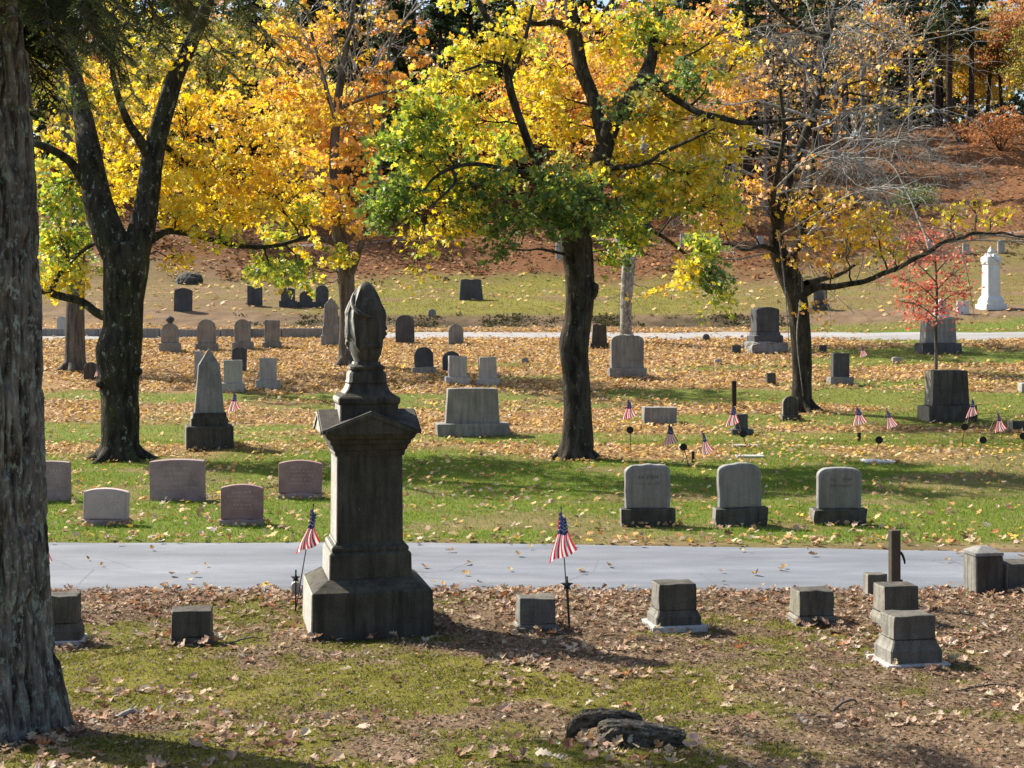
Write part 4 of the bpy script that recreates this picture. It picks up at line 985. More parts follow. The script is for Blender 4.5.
for (a_, b_, c_, d_, k_, n_, y_) in [(60, 100, 45, 35, 'YG+OL', 700, 1), (62, 190, 36, 40, 'G+YG', 1100, 1.5), (62, 235, 38, 40, 'G+YG', 1500, 1.2), (70, 275, 34, 22, 'YG+Y', 600, .6), (92, 170, 26, 36, 'Y', 500, 1.5), (48, 280, 20, 20, 'Y+YG', 350, .3),
        (110, 95, 46, 40, 'Y+OL', 900, 1.2), (120, 170, 30, 40, 'Y', 800, 2), (112, 215, 24, 30, 'Y', 420, 2), (185, 105, 42, 34, 'YO+Y', 1000, 1.3), (232, 120, 50, 32, 'YO', 1200, 2), (182, 165, 38, 36, 'Y', 1300, 1), (228, 175, 48, 34, 'Y+YO', 1500, 1.8),
        (175, 212, 34, 24, 'Y', 1000, .8), (225, 215, 44, 22, 'Y', 1100, 1.6), (280, 150, 42, 40, 'YO', 1200, 2.5), (275, 195, 46, 28, 'Y+YO', 1100, 2.5), (300, 215, 30, 18, 'Y+YG', 450, 2.2), (215, 240, 20, 10, 'YG', 200, 1.2), (178, 258, 14, 14, 'Y+YO', 160, .6),
        (268, 268, 26, 13, 'G+YG', 380, 1.8), (300, 270, 22, 11, 'G+YG', 230, 2), (225, 60, 50, 34, 'OL+YO', 700, 1.4), (160, 40, 50, 32, 'OL+Y', 600, -.5), (110, 20, 40, 26, 'Y+OL', 450, -.5), (60, 30, 40, 34, 'Y+OL', 400, 1), (200, -20, 60, 30, 'OL', 350, -.6), (150, 160, 24, 30, 'Y', 350, 2.6)]:
    T.clump(a_, b_, c_, d_, k_, int(n_ * .54), y_)
T.done()

# central maple
T = Tree('maple_tree', gp(575, 459), 'tall dark maple with a thick green and yellow crown, middle of the lawn', 'bark_dk', 'maples on the lawn', 22)
T.limb([(575, 466, 46), (575, 456, 37), (577, 440, 32), (577, 410, 28), (576, 375, 27), (574, 345, 30), (578, 318, 27), (580, 290, 29), (579, 268, 30), (576, 246, 33), (578, 225, 30), (588, 195, 25), (598, 168, 21), (605, 145, 19)], 36, .12)
T.limb([(604, 150, 18), (612, 125, 18), (624, 108, 18), (636, 90, 16), (646, 74, 16, .2), (652, 55, 11, .3), (655, 30, 9, .6), (664, -10, 7, 1), (670, -50, 4, 1.3)], 20, .14)
T.limb([(640, 78, 12), (655, 80, 9, -.2), (670, 95, 8, -.5), (685, 105, 7, -.7), (700, 113, 7, -1), (722, 118, 6, -1.3), (745, 123, 5, -1.5), (775, 121, 4, -1.7), (805, 118, 3, -2)], 12, .15)
T.limb([(604, 148, 13), (598, 118, 13, .4), (592, 95, 13, .7), (582, 70, 14, .9), (577, 45, 14, 1), (572, 15, 13, 1.1), (568, -20, 11, 1.3), (560, -60, 7, 1.5)], 16)
T.limb([(577, 45, 9, 1), (566, 28, 8, 1), (552, 22, 7, .9), (536, 24, 5, .8), (520, 15, 4, .7), (505, -10, 3, .5)], 10)
T.limb([(580, 22, 9, 1), (595, 18, 7, 1.1), (610, 5, 5, 1.3), (622, -25, 4, 1.5)], 8)
T.limb([(570, 242, 15), (556, 208, 11, -.3), (544, 180, 9, -.5), (531, 150, 8.5, -.8), (520, 120, 8, -1), (511, 92, 8, -1.1), (506, 65, 8, -1.1), (498, 38, 7, -1.1), (485, 15, 6, -1.1), (470, -15, 4, -1)], 14)
T.limb([(509, 80, 5, -1.1), (517, 62, 4.5, -1.3), (526, 35, 4, -1.5), (533, 5, 3, -1.6)], 8)
T.limb([(506, 66, 4, -1.1), (490, 62, 3.5, -1.4), (472, 68, 3, -1.8), (455, 74, 2, -2)], 7)
T.limb([(540, 175, 6, -.5), (510, 170, 5, -1.2), (476, 164, 4.5, -1.8), (452, 168, 4, -2.2), (434, 178, 3, -2.5), (424, 190, 2, -2.6)], 8)
T.limb([(452, 168, 3.5, -2.2), (455, 182, 3, -2.4), (440, 198, 2.4, -2.6), (430, 206, 1.6, -2.7)], 6)
T.limb([(588, 195, 9), (608, 205, 7, .8), (625, 222, 6, 1.2), (640, 226, 5, 1.4), (665, 238, 4, 1.6), (690, 258, 3, 1.8)], 8)
T.limb([(600, 168, 8), (640, 165, 4, -.9), (668, 150, 4, -1.5), (695, 138, 3, -2), (715, 128, 2, -2.3)], 8)
p_ = T.P(594, 288, -.1); sweep(T.tr, [T.P(582, 300), p_ + np.array([-.05, 0, -.05]), p_ + np.array([.05, 0, .1])], [.2, .15, .06], 10, 3, .2, sub=4)
T.roots(6, .34, .6)
for (a_, b_, c_, d_, k_, n_, y_) in [(480, 60, 40, 34, 'Y+YG', 850, -1), (450, 90, 34, 30, 'Y+YG', 700, -1.5), (535, 70, 40, 36, 'Y', 800, 1), (540, 105, 44, 34, 'Y', 900, .8), (425, 115, 42, 34, 'YG+G', 1100, -2), (405, 150, 40, 32, 'G+YG', 1200, -2), (470, 125, 40, 30, 'YG+Y', 800, -1), (392, 190, 28, 26, 'G', 800, -2.2), (380, 215, 16, 18, 'G+DG', 280, -2),
        (440, 165, 44, 30, 'YG+Y', 1100, -1), (440, 200, 40, 26, 'Y+YG', 800, -.6), (485, 190, 36, 34, 'DG+G', 792, -1.6), (500, 160, 36, 30, 'YG+Y', 700, .4), (560, 190, 40, 34, 'DG+G', 1080, -1.8), (575, 222, 28, 20, 'DG', 576, -1.5), (540, 210, 32, 28, 'DG+G', 648, -1.6), (505, 225, 22, 26, 'DG+G', 432, -1.6), (502, 250, 12, 16, 'DG', 158, -1.6), (470, 215, 24, 22, 'DG+Y', 273, -1.2), (600, 205, 24, 26, 'DG+G', 468, -1),
        (610, 40, 44, 38, 'Y', 900, 1), (645, 25, 36, 34, 'YG+G', 700, .6), (680, 45, 40, 34, 'Y+YG', 800, .5), (690, 78, 34, 20, 'DG+G', 468, -1), (645, 92, 26, 18, 'DG+OL', 345, -.8), (620, 105, 22, 14, 'DG', 201, -.7), (655, 125, 46, 32, 'Y', 1200, .2), (700, 140, 48, 36, 'Y', 1300, -.5), (640, 165, 36, 32, 'Y+YG', 1000, .4),
        (690, 180, 46, 30, 'Y+YG', 1200, -.5), (640, 200, 38, 26, 'YG+DG', 900, .3), (625, 235, 30, 24, 'G+YG', 800, .6), (610, 255, 16, 16, 'G+YG', 240, .4), (715, 205, 34, 28, 'YG+Y', 700, -.6), (708, 250, 24, 20, 'G+YG', 520, 1.2), (712, 275, 20, 22, 'G+DG', 480, 1.4), (688, 272, 16, 18, 'Y', 260, 1.4), (718, 300, 12, 14, 'YG', 140, 1.4), (560, 130, 36, 30, 'Y', 600, .9), (580, 165, 34, 22, 'OL+Y', 500, -.8),
        (415, 240, 14, 26, 'Y+YG', 220, -1.6), (418, 268, 9, 14, 'Y', 70, -1.6), (450, 232, 20, 12, 'Y', 180, -1), (520, 40, 36, 30, 'YG+Y', 400, -1.4), (540, 10, 50, 24, 'Y', 450, .6), (640, -20, 60, 30, 'Y', 400, .8), (470, -5, 44, 26, 'Y+YG', 300, -1), (735, 65, 24, 26, 'Y', 300, -.6), (730, 30, 18, 14, 'Y+YO', 120, -.6)]:
    T.clump(a_, b_, c_, d_, k_, int(n_ * .64), y_)
T.done()

# orange maple behind the urn
T = Tree('maple_tree', gp(347, 366), 'slender maple with a torn bark wound and thin orange gold leaves, behind the urn', 'bark_gr', 'maples on the lawn', 23)
T.limb([(347, 372, 24), (347, 360, 18), (347, 340, 16), (347, 310, 15), (346, 280, 17), (342, 250, 16), (338, 228, 14), (335, 190, 11), (334, 160, 10), (336, 120, 9), (340, 85, 7.5), (346, 50, 6), (352, 15, 5), (358, -30, 4)], 18, .16)
T.limb([(346, 285, 9), (355, 262, 8, -.3), (364, 235, 6, -.5), (372, 200, 5, -.6), (380, 160, 5, -.6), (384, 110, 4, -.6), (388, 60, 3, -.4), (395, 10, 2.4, 0)], 9)
T.limb([(336, 120, 5), (328, 95, 5, .3), (322, 70, 4, .4), (312, 35, 3, .5), (305, 0, 2.4, .6)], 7)
T.limb([(338, 228, 8), (322, 206, 5, 1), (306, 190, 4, 1.6), (285, 178, 3, 2)], 7)
T.limb([(342, 250, 6), (325, 240, 5, -1), (300, 240, 4, -2), (275, 246, 3, -3)], 7)
T.limb([(336, 110, 5), (360, 100, 3.4, -.8), (385, 92, 3, -1.5), (410, 92, 2.2, -2)], 6)
for k_ in range(16):
    px_ = T.rg.uniform(310, 390); T.bare(T.P(342 + T.rg.uniform(-6, 30), T.rg.uniform(20, 150)), (T.rg.uniform(-1, 1), T.rg.uniform(-.5, .5), 1.3), T.rg.uniform(2, 4), .035, 0, T.tw, (4, 3), 0, .2)
T.roots(5, .36, .9)
for (a_, b_, c_, d_, k_, n_, y_) in [(285, 60, 44, 40, 'YO+O', 650, .5), (330, 40, 40, 36, 'O+YO', 420, 0), (300, 100, 44, 34, 'O+YO', 650, .5), (355, 125, 44, 34, 'O+YO', 650, -.3), (395, 90, 34, 30, 'O', 500, -.6), (420, 60, 22, 24, 'O', 260, 0), (310, 150, 44, 30, 'YO+O', 700, .8), (365, 90, 24, 24, 'O', 240, 0), (350, 180, 44, 26, 'O+YO', 600, -.5), (375, 150, 26, 22, 'O', 260, -.6),
        (310, 200, 40, 24, 'YO+Y', 700, -.6), (350, 220, 34, 18, 'YO+PO', 560, -.8), (290, 240, 36, 16, 'Y+YG', 420, -1.5), (335, 255, 24, 14, 'YG+Y', 240, -.8), (286, 274, 32, 13, 'G+YG', 430, -1.2), (318, 284, 18, 8, 'G+YG', 110, -.8), (260, 268, 22, 12, 'G+YG', 240, -1), (270, 30, 36, 30, 'YO+OL', 360, 1), (385, 205, 18, 24, 'DG+G', 240, -.8), (300, -5, 50, 24, 'O+YO', 260, 0), (400, 25, 26, 18, 'O', 130, 0)]:
    T.clump(a_, b_, c_, d_, k_, int(n_ * .62), y_, size=(.12, .22))
T.done()

# bare maple at right
T = Tree('maple_tree', gp(801, 411), 'nearly bare maple with pale drooping twigs and one long limb to the right', 'bark_dk', 'maples on the lawn', 24)
T.limb([(801, 416, 28), (801, 406, 21), (802, 380, 19), (802, 350, 20), (800, 325, 20), (797, 300, 21), (790, 278, 23), (782, 262, 19), (777, 245, 16), (776, 232, 14)], 24, .15)
T.limb([(776, 240, 12), (780, 215, 11), (786, 190, 10), (796, 160, 9, .3), (808, 128, 9, .5), (818, 100, 9, .7), (824, 70, 8, .8), (826, 40, 7, .9), (836, 5, 5, 1.1), (846, -30, 4, 1.3)], 12)
T.limb([(824, 34, 4, .9), (812, 33, 4, .7), (800, 28, 4, .5), (786, 18, 3.6, .2), (772, 4, 3.2, 0), (760, -15, 2.6, -.2)], 8)
T.limb([(778, 235, 8), (772, 205, 7, -.4), (778, 170, 5, -.8), (784, 130, 4, -1.1), (780, 90, 3, -1.3)], 8)
T.limb([(790, 272, 12), (800, 240, 10, .5), (806, 210, 9, .8), (812, 175, 8, 1.1), (815, 140, 6, 1.3)], 9)
T.limb([(804, 292, 12.00), (818, 287, 6.84, -.2), (832, 287, 6.12, -.3), (850, 284, 5.47, -.5), (866, 281, 5.47, -.5), (884, 273, 5.33, -.65), (898, 268, 4.75, -.7), (916, 258, 4.61, -.8), (929, 252, 4.75, -.9), (944, 242, 3.74, -1), (962, 238, 3.31, -1.2), (974, 233, 3.02, -1.3), (990, 234, 2.59, -1.4), (1004, 233, 2.16, -1.5), (1022, 237, 1.87, -1.6), (1050, 234, 1.15, -1.8)], 14, .2)
for k_ in range(9):
    q_ = T.P(855 + k_ * 21, 283 - k_ * 6.0, -.5 - k_ * .13); T.bare(q_, (T.rg.uniform(-.2, 1), T.rg.uniform(-1, 1), T.rg.uniform(-.2, .9)), T.rg.uniform(.7, 1.6), .013, 0, T.tw, (3, 2), .2, .24)
T.limb([(806, 284, 8), (822, 279, 6, .8), (840, 274, 4, 1.2), (856, 264, 3, 1.5)], 8)
T.limb([(778, 252, 6), (762, 246, 4, -.8), (746, 250, 3, -1.2), (726, 244, 2, -1.6), (712, 250, 1.2, -1.9)], 8)
rg_ = T.rg
for k_ in range(58):
    i = int(rg_.integers(18, len(T.nodes))); q_, r_ = T.nodes[i]
    if q_[2] < T.base[2] + 4.2: continue
    a_ = rg_.uniform(0, 2 * math.pi); up_ = rg_.uniform(-.1, .8)
    T.bare(q_, (math.cos(a_) * 1.2, math.sin(a_) * .7, up_), rg_.uniform(1.6, 4.2), min(r_ * .5, .032), 0, T.tw, (5, 4, 2), .35, .24)
for (x0_, y0_, x1_, y1_) in [(776, 205, 700, 215), (812, 130, 940, 110), (815, 110, 930, 150), (806, 170, 960, 165), (818, 95, 760, 40), (826, 50, 880, 20), (775, 190, 690, 160), (800, 150, 880, 175), (815, 120, 700, 110)]:
    a_ = T.P(x0_, y0_); b_ = T.P(x1_, y1_, rg_.uniform(-2, 2)); pp = T.twig(a_, b_, .045, .012, T.tw, .12, .09, 5, 8)
    for q_ in pp[2:]:
        for _ in range(3): T.bare(q_, rg_.normal(0, 1, 3) * (1, .7, .5) + (b_ - a_) / np.linalg.norm(b_ - a_) * .7 - np.array([0, 0, .3]), rg_.uniform(.7, 1.6), .013, 1, T.tw, (4, 4, 2), .4, .24)
for (x0_, y0_, x1_, y1_, x2_, y2_) in [(785, 190, 800, 235, 802, 292), (778, 230, 786, 300, 790, 372), (798, 190, 812, 150, 822, 205), (800, 300, 797, 340, 803, 396), (955, 240, 966, 268, 975, 320)]:
    sweep(T.tw, [T.P(x0_, y0_, -.6), T.P(x1_, y1_, -.9), T.P(x2_, y2_, -1)], [.022, .016, .006], 5, sub=6)
T.roots(5, .35, .9)
for (a_, b_, c_, d_, k_, n_, y_) in [(800, 205, 34, 18, 'PO+YO', 260, 0), (835, 208, 38, 20, 'YO+PO', 420, -.5), (870, 222, 30, 16, 'YO+Y', 300, -.6), (890, 250, 20, 14, 'Y', 120, -.8), (845, 240, 30, 14, 'YO', 200, -.4), (820, 235, 22, 16, 'YO+PO', 160, 0), (710, 208, 38, 18, 'PO', 340, -.5), (752, 192, 34, 16, 'PO+O', 300, -.4), (735, 222, 30, 12, 'PO+O', 200, -.4), (690, 190, 22, 12, 'PO', 140, 0), (770, 150, 26, 22, 'PO', 60, 0),
        (798, 255, 20, 16, 'PO+YO', 110, -.6), (830, 262, 18, 16, 'YO+PO', 110, -.2), (820, 310, 14, 16, 'YO+PO', 70, -.6), (790, 170, 30, 22, 'PO', 80, 0), (850, 60, 60, 40, 'PO+O', 150, 0), (905, 90, 40, 30, 'Y+YO', 90, 0), (840, 110, 46, 30, 'PO+O', 120, 0), (930, 95, 24, 24, 'YO', 80, 0), (950, 212, 34, 14, 'Y', 150, -1), (990, 218, 30, 12, 'Y', 100, -1.3), (975, 205, 30, 10, 'YO', 70, -1), (780, 60, 34, 40, 'PO', 70, 0), (720, 140, 24, 22, 'YO', 90, 0), (885, 30, 44, 26, 'O+PO', 110, .6)]:
    T.clump(a_, b_, c_, d_, k_, int(n_ * .6), y_, size=(.10, .18), per=9, spray=.42)
T.done()

# grey trunk behind the forked maple, pale lichened trunk, red sapling
T = Tree('maple_tree', gp(75, 371), 'straight grey-brown trunk behind the forked maple with yellow green leaves', 'bark_gr', 'trees behind the first maples', 25)
T.limb([(75, 376, 27), (75, 366, 21), (75, 330, 19), (76, 290, 17), (78, 250, 16), (77, 210, 14), (70, 160, 12), (62, 100, 9), (56, 40, 6), (50, -20, 4)], 18, .1)
T.limb([(77, 215, 8), (92, 180, 6, 1), (104, 140, 5, 1.6), (112, 90, 4, 2)], 8); T.roots(5, .4, .8)
for (a_, b_, c_, d_, k_, n_, y_) in [(60, 240, 36, 34, 'YG+G', 420, 1), (84, 130, 40, 40, 'Y+YO', 500, 1), (60, 70, 44, 40, 'Y+OL', 400, 0), (130, 110, 40, 36, 'YO', 420, 2), (150, 190, 34, 30, 'Y', 380, 2.5), (40, 160, 36, 36, 'Y+YG', 400, 1)]:
    T.clump(a_, b_, c_, d_, k_, n_, y_, size=(.12, .19))
T.done()
T = Tree('birch_tree', gp(626, 343), 'pale lichen-covered trunk rising behind the wide grey headstone', 'bark_pale', 'trees behind the first maples', 26)
T.limb([(626, 348, 15), (626, 338, 12), (626, 312, 11), (627, 290, 12), (629, 265, 13), (633, 235, 11), (638, 190, 9), (646, 130, 7), (652, 70, 6), (660, 10, 4), (664, -30, 3)], 16, .16)
T.limb([(630, 262, 7), (618, 240, 5, .5), (606, 215, 4, 1), (598, 180, 3, 1.4)], 8); T.limb([(636, 205, 6), (660, 170, 4, 1), (680, 130, 3, 1.5)], 7); T.roots(4, .32, .7)
for (a_, b_, c_, d_, k_, n_, y_) in [(640, 60, 60, 44, 'O', 900, 2), (690, 40, 50, 40, 'O', 700, 3), (600, 60, 46, 44, 'O', 650, 3), (680, 110, 46, 36, 'O', 600, 2), (610, 130, 40, 30, 'O+YO', 400, 2), (560, 40, 40, 40, 'O', 400, 3), (740, 80, 30, 36, 'O', 350, 3), (650, 290, 14, 8, 'YO', 24, -.6)]:
    T.clump(a_, b_, c_, d_, k_, n_, y_, size=(.13, .21), spray=.7)
T.done()
T = Tree('red_sapling', gp(936, 371), 'slim sapling with loose coral red leaves before the broad grey stone', 'bark_gr', None, 27)
T.limb([(936, 373, 4), (936, 350, 3.2), (936, 325, 3), (937, 300, 2.6), (936, 270, 2.2), (934, 245, 1.5), (933, 228, .8)], 8, .08)
for k_ in range(9): T.limb([(936, 318 - k_ * 9, 1.6, 0), (936 + (14 if k_ % 2 else -16), 306 - k_ * 10, 1.1, .3 * (k_ % 3 - 1)), (936 + (34 if k_ % 2 else -40) * (1 - k_ * .06), 300 - k_ * 11, .6, .6 * (k_ % 3 - 1))], 5, .05, sub=4)
for (a_, b_, c_, d_, n_) in [(905, 280, 20, 12, 190), (930, 290, 26, 14, 330), (955, 275, 22, 14, 210), (920, 260, 26, 12, 240), (945, 255, 24, 12, 200), (915, 240, 18, 12, 120), (938, 236, 20, 10, 120), (960, 296, 16, 12, 120), (918, 306, 22, 12, 230), (942, 312, 20, 12, 190), (895, 268, 12, 9, 70), (968, 262, 12, 9, 60), (925, 318, 14, 8, 80)]:
    T.clump(a_, b_, c_, d_, 'RED', int(n_ * .8), 0, size=(.07, .12), per=9, spray=.4, dd=.9)
T.done()

# ------------------------------------------------------------------ big near trunk with hemlock boughs overhead
B = gp(10, 762); B[1] = 9.7; B[0] = (2 - 512) / F * 9.7; B[2] = float(G(B[0], B[1]))
T = Tree('hemlock_tree', B, 'huge furrowed lichen-covered trunk filling the left edge, dark evergreen boughs overhead', 'bark_fg', None, 28)
row = [(0, 830, 250), (0, 800, 200), (0, 765, 152), (-4, 720, 133), (-5, 680, 124), (-7, 620, 112), (-8, 520, 106), (-10, 400, 103), (-12, 300, 102), (-15, 200, 99), (-18, 100, 95), (-22, 0, 92), (-26, -100, 86), (-30, -220, 78), (-34, -360, 66), (-38, -520, 50), (-40, -700, 30)]
pts_ = np.array([W(a_, b_, B[1]) for a_, b_, c_ in row]); rad_ = np.array([c_ / 2 * B[1] / F for a_, b_, c_ in row])
zz = np.linspace(pts_[0, 2], pts_[-1, 2], 900); o_ = np.argsort(pts_[:, 2])
cx = np.interp(zz, pts_[o_, 2], pts_[o_, 0]); rr = np.interp(zz, pts_[o_, 2], rad_[o_]); rr = np.convolve(np.pad(rr, 15, mode='edge'), np.ones(31) / 31, 'valid')
na = 300; an = np.linspace(0, 2 * np.pi, na, endpoint=False); A, ZZ = np.meshgrid(an, zz)
ca, sa = np.cos(A), np.sin(A)
warp = (fbm(ca * 2, sa * 2, ZZ * 1.2, 3) - .5) * .9
f1 = np.abs(vnoise(ca * 6.5 + warp * 2, sa * 6.5 + warp * 2, ZZ * 2.2, 6) - .5) * 2
f2 = np.abs(vnoise(ca * 13 + warp * 3, sa * 13, ZZ * 3.4 + warp, 7) - .5) * 2
f3 = fbm(ca * 22, sa * 22, ZZ * 18, 8, 3)
flare = .05 * np.sin(A * 5 + 1) * sst(1.1, 0, ZZ - B[2])
R = rr[:, None] * (1 + flare * 2) + .05 * (np.minimum(f1 * 2.6, 1) - 1) + .022 * (np.minimum(f2 * 2.4, 1) - 1) + .012 * (f3 - .5) + .03 * (fbm(ca * 1.2, sa * 1.2, ZZ * .8, 12) - .5)
vv = np.stack([cx[:, None] + R * ca, B[1] + R * sa, ZZ], -1)
i = np.arange(899)[:, None] * na; j = np.arange(na)[None]
T.tr.add(vv, np.stack([i + j, i + (j + 1) % na, i + na + (j + 1) % na, i + na + j], -1).reshape(-1, 4))
T.nodes = [(np.array([cx[k_], B[1], zz[k_]]), rr[k_]) for k_ in range(0, 900, 20)]
NEED = np.array([(-.09, 0, 0), (.09, 0, 0), (.05, 1, 0), (-.05, 1, 0)]); NEED_F = np.array([(0, 1, 2, 3)])
def bough(a, b, r0, wmax, rg, n=22, col=None, sag=.16):
    """a hemlock bough: a bending axis, flat feathery side twigs, paired needles"""
    L = np.linalg.norm(b - a); t_ = np.linspace(0, 1, n)[:, None]
    p = a * (1 - t_) + b * t_; p[:, 2] += sag * L * (np.sin(t_[:, 0] * math.pi * .9) - .9 * t_[:, 0] ** 2 * .6); p += np.cumsum(rg.normal(0, .008 * L / 2, (n, 3)), 0)
    sweep(T.tw, p, np.linspace(r0, .004, n), 6, sub=1)
    ax = np.gradient(p, axis=0); ax /= np.linalg.norm(ax, axis=1, keepdims=True)
    side = np.cross(ax, [0, 0, 1.]); side /= np.linalg.norm(side, axis=1, keepdims=True) + 1e-9
    O, Dn, U_ = [], [], []
    for k_ in range(2, n):
        for sg in (-1, 1):
            for _ in range(2):
                tl = wmax * (1 - .75 * k_ / n) * rg.uniform(.55, 1.15); d1 = ax[k_] * rg.uniform(.5, 1.1) + side[k_] * sg + np.array([0, 0, rg.uniform(-.35, .12)]); d1 /= np.linalg.norm(d1)
                m_ = 6; tp = p[k_] + d1[None] * (np.linspace(0, 1, m_) * tl)[:, None]; tp[:, 2] -= .22 * tl * np.linspace(0, 1, m_) ** 2
                sweep(T.tw, tp, np.linspace(.006, .002, m_), 3, sub=1)
                s1 = np.cross(d1, [0, 0, 1.]); s1 /= np.linalg.norm(s1) + 1e-9
                for q_ in range(1, m_):
                    for s2 in (-1, 1):
                        d2 = d1 * .8 + s1 * s2 * rg.uniform(.5, 1) + np.array([0, 0, rg.uniform(-.3, .1)]); d2 /= np.linalg.norm(d2); l2 = tl * .34 * (1.15 - q_ / m_) + .03
                        nn = max(4, int(l2 / .011)); w_ = np.linspace(.05, 1, nn)
                        for s3 in (-1, 1):
                            O.append(tp[q_] + d2[None] * (w_ * l2)[:, None]); s4 = np.cross(d2, [0, 0, 1.]); s4 /= np.linalg.norm(s4) + 1e-9
                            Dn.append(np.repeat((d2 * .55 + s4 * s3)[None], nn, 0)); U_.append(np.repeat(d2[None], nn, 0))
    O = np.concatenate(O); Dn = np.concatenate(Dn) + rg.normal(0, .22, (len(O), 3)); U_ = np.concatenate(U_)
    Dn /= np.linalg.norm(Dn, axis=1, keepdims=True); Wv = np.cross(Dn, [0, 0, 1.]); Wv /= np.linalg.norm(Wv, axis=1, keepdims=True) + 1e-9
    ln = rg.uniform(.018, .03, len(O))[:, None]; wd = .0036
    v = np.stack([O - Wv * wd, O + Wv * wd, O + Wv * wd * .6 + Dn * ln, O - Wv * wd * .6 + Dn * ln], 1)
    c = pal([((.05, .085, .028), 3), ((.075, .115, .035), 2), ((.035, .06, .022), 1.5), ((.13, .15, .04), .7)], len(O), rg) if col is None else pal(col, len(O), rg)
    T.lf.add(v.reshape(-1, 3), np.arange(len(O) * 4).reshape(-1, 4), 0, np.repeat(c, 4, 0))
rgb_ = np.random.default_rng(44)
OLV = [((.10, .115, .03), 3), ((.16, .16, .04), 2), ((.07, .09, .03), 2)]
for (x0_, y0_, dy0, x1_, y1_, dy1, w_) in [(-15, -60, 0, 95, 35, -.7, .5), (-15, -110, 0, 150, -5, -.4, .55), (-15, -40, 0, 60, 60, .4, .5), (-15, -150, .1, 200, 10, .8, .55), (-15, -190, .1, 250, 12, 1.6, .6), (-15, -120, 0, 120, 45, 1.4, .5), (-15, -90, -.1, 40, 20, -1.2, .45),
        (-15, -170, .2, 170, 30, 1.9, .55), (-15, -230, .2, 235, -30, 1.2, .6), (-15, -30, 0, 30, 70, .9, .4), (-15, -200, 0, 70, -20, -1.5, .5), (-15, -240, 0, 150, -60, .4, .6), (-15, -60, .1, 85, 85, 2.2, .45), (-15, -260, .2, 290, -25, 2.4, .6), (-15, -300, .2, 190, -90, -1, .6), (-15, -100, .1, 10, 0, -1.6, .4), (-15, -20, 0, 70, 20, -1.0, .5), (-15, -70, .1, 110, 70, .8, .5), (-15, 10, 0, 50, 95, .6, .4), (-15, -140, .1, 105, 15, 2.4, .6), (-15, -150, .2, 215, 55, 2.8, .6), (-15, -180, .2, 140, 75, 3.2, .6),
        (-15, -280, .2, 265, 30, 3.4, .7), (-15, -110, 0, 130, 20, -1.2, .5), (-15, -60, 0, 20, 45, 1.3, .45), (-15, -210, .2, 185, 5, -.2, .6), (-15, -330, .2, 250, -60, .8, .7), (-15, -100, 0, 90, 5, .2, .55)]:
    bough(W(x0_, y0_, B[1] + dy0), W(x1_, y1_, B[1] + dy1), .022, w_ * .95, rgb_, 20, None if x1_ < 140 else OLV)
T.done('bark_gr', 'needle')

# ------------------------------------------------------------------ woods on the hillside
def proto_pine(seed, Ht, sparse):
    """a tall pine or a dense hemlock: straight trunk, tiers of needle boughs"""
    rg = np.random.default_rng(seed); tr = MB(); lf = MB()
    sweep(tr, [(0, 0, -.5), (0, 0, .3), (rg.normal(0, .1), rg.normal(0, .1), Ht * .5), (0, 0, Ht)], [.34, .27, .2, .03], 10, seed, .08)
    z0 = Ht * (.38 if sparse else .10); z = z0
    while z < Ht - .5:
        f = (z - z0) / (Ht - z0); R = (1 - f) ** .8 * (2.6 if sparse else 3.2) + .4
        for k in range(int(rg.integers(3, 5) if sparse else rg.integers(5, 7))):
            a = rg.uniform(0, 2 * math.pi); L = R * rg.uniform(.55, 1.15); e = np.array([math.cos(a) * L, math.sin(a) * L, rg.uniform(-.25, .1) * L])
            b0 = np.array([0, 0, z + rg.uniform(-.3, .3)])
            sweep(tr, [b0, b0 + e * .5 + np.array([0, 0, .08 * L]), b0 + e], [.045, .03, .01], 4, sub=2)
            n = int((34 if sparse else 46) * L); t = rg.uniform(.2, 1.05, n)[:, None]; wv = np.array([-e[1], e[0], 0]) / L
            c = b0 + e * t + wv * rg.normal(0, .24 * L, (n, 1)) * (1.1 - t) + rg.normal(0, .09, (n, 3))
            nr = rg.normal(0, .55, (n, 3)); nr[:, 2] += 1
            add_leaves(lf, c, rg.uniform(.16, .34, n), pal([((.035, .065, .025), 3), ((.055, .09, .03), 2), ((.025, .045, .02), 2), ((.10, .12, .035), .5)], n, rg), nr, rg)
        z += rg.uniform(.55, .9) if sparse else rg.uniform(.4, .62)
    return tr, lf
def proto_broad(seed, Ht, key, thin=1.0, low=.3):
    rg = np.random.default_rng(seed); tr = MB(); lf = MB()
    top = np.array([rg.normal(0, .5), rg.normal(0, .5), Ht * .8])
    sweep(tr, [(0, 0, -.5), (0, 0, .3), tuple(top * .45 + rg.normal(0, .15, 3)), tuple(top)], [.33, .24, .17, .05], 10, seed, .12)
    for k in range(int(17)):
        f = rg.uniform(low, .95); b0 = top * f + np.array([0, 0, .1]); a = rg.uniform(0, 2 * math.pi); L = rg.uniform(1.6, 3.6) * (1.15 - .5 * f)
        e = b0 + np.array([math.cos(a) * L, math.sin(a) * L, rg.uniform(.2, .9) * L])
        sweep(tr, [b0, (b0 + e) / 2 + rg.normal(0, .15, 3), e], [.09 * (1.2 - f), .05, .015], 5, sub=3)
        for q in range(5):
            c = b0 + (e - b0) * rg.uniform(.35, 1.1) + rg.normal(0, .75, 3); sweep(tr, [b0 + (e - b0) * .5, c], [.02, .006], 3, sub=1)
            n = int(62 * thin); p = c + rg.normal(0, .5, (n, 3)) * np.array([1.1, 1.1, .5])
            nr = rg.normal(0, 1, (n, 3)); nr[:, 2] += .4
            add_leaves(lf, p, rg.uniform(.14, .27, n), pal(PAL[key], n, rg) * rg.uniform(.8, 1.12), nr, rg)
    return tr, lf
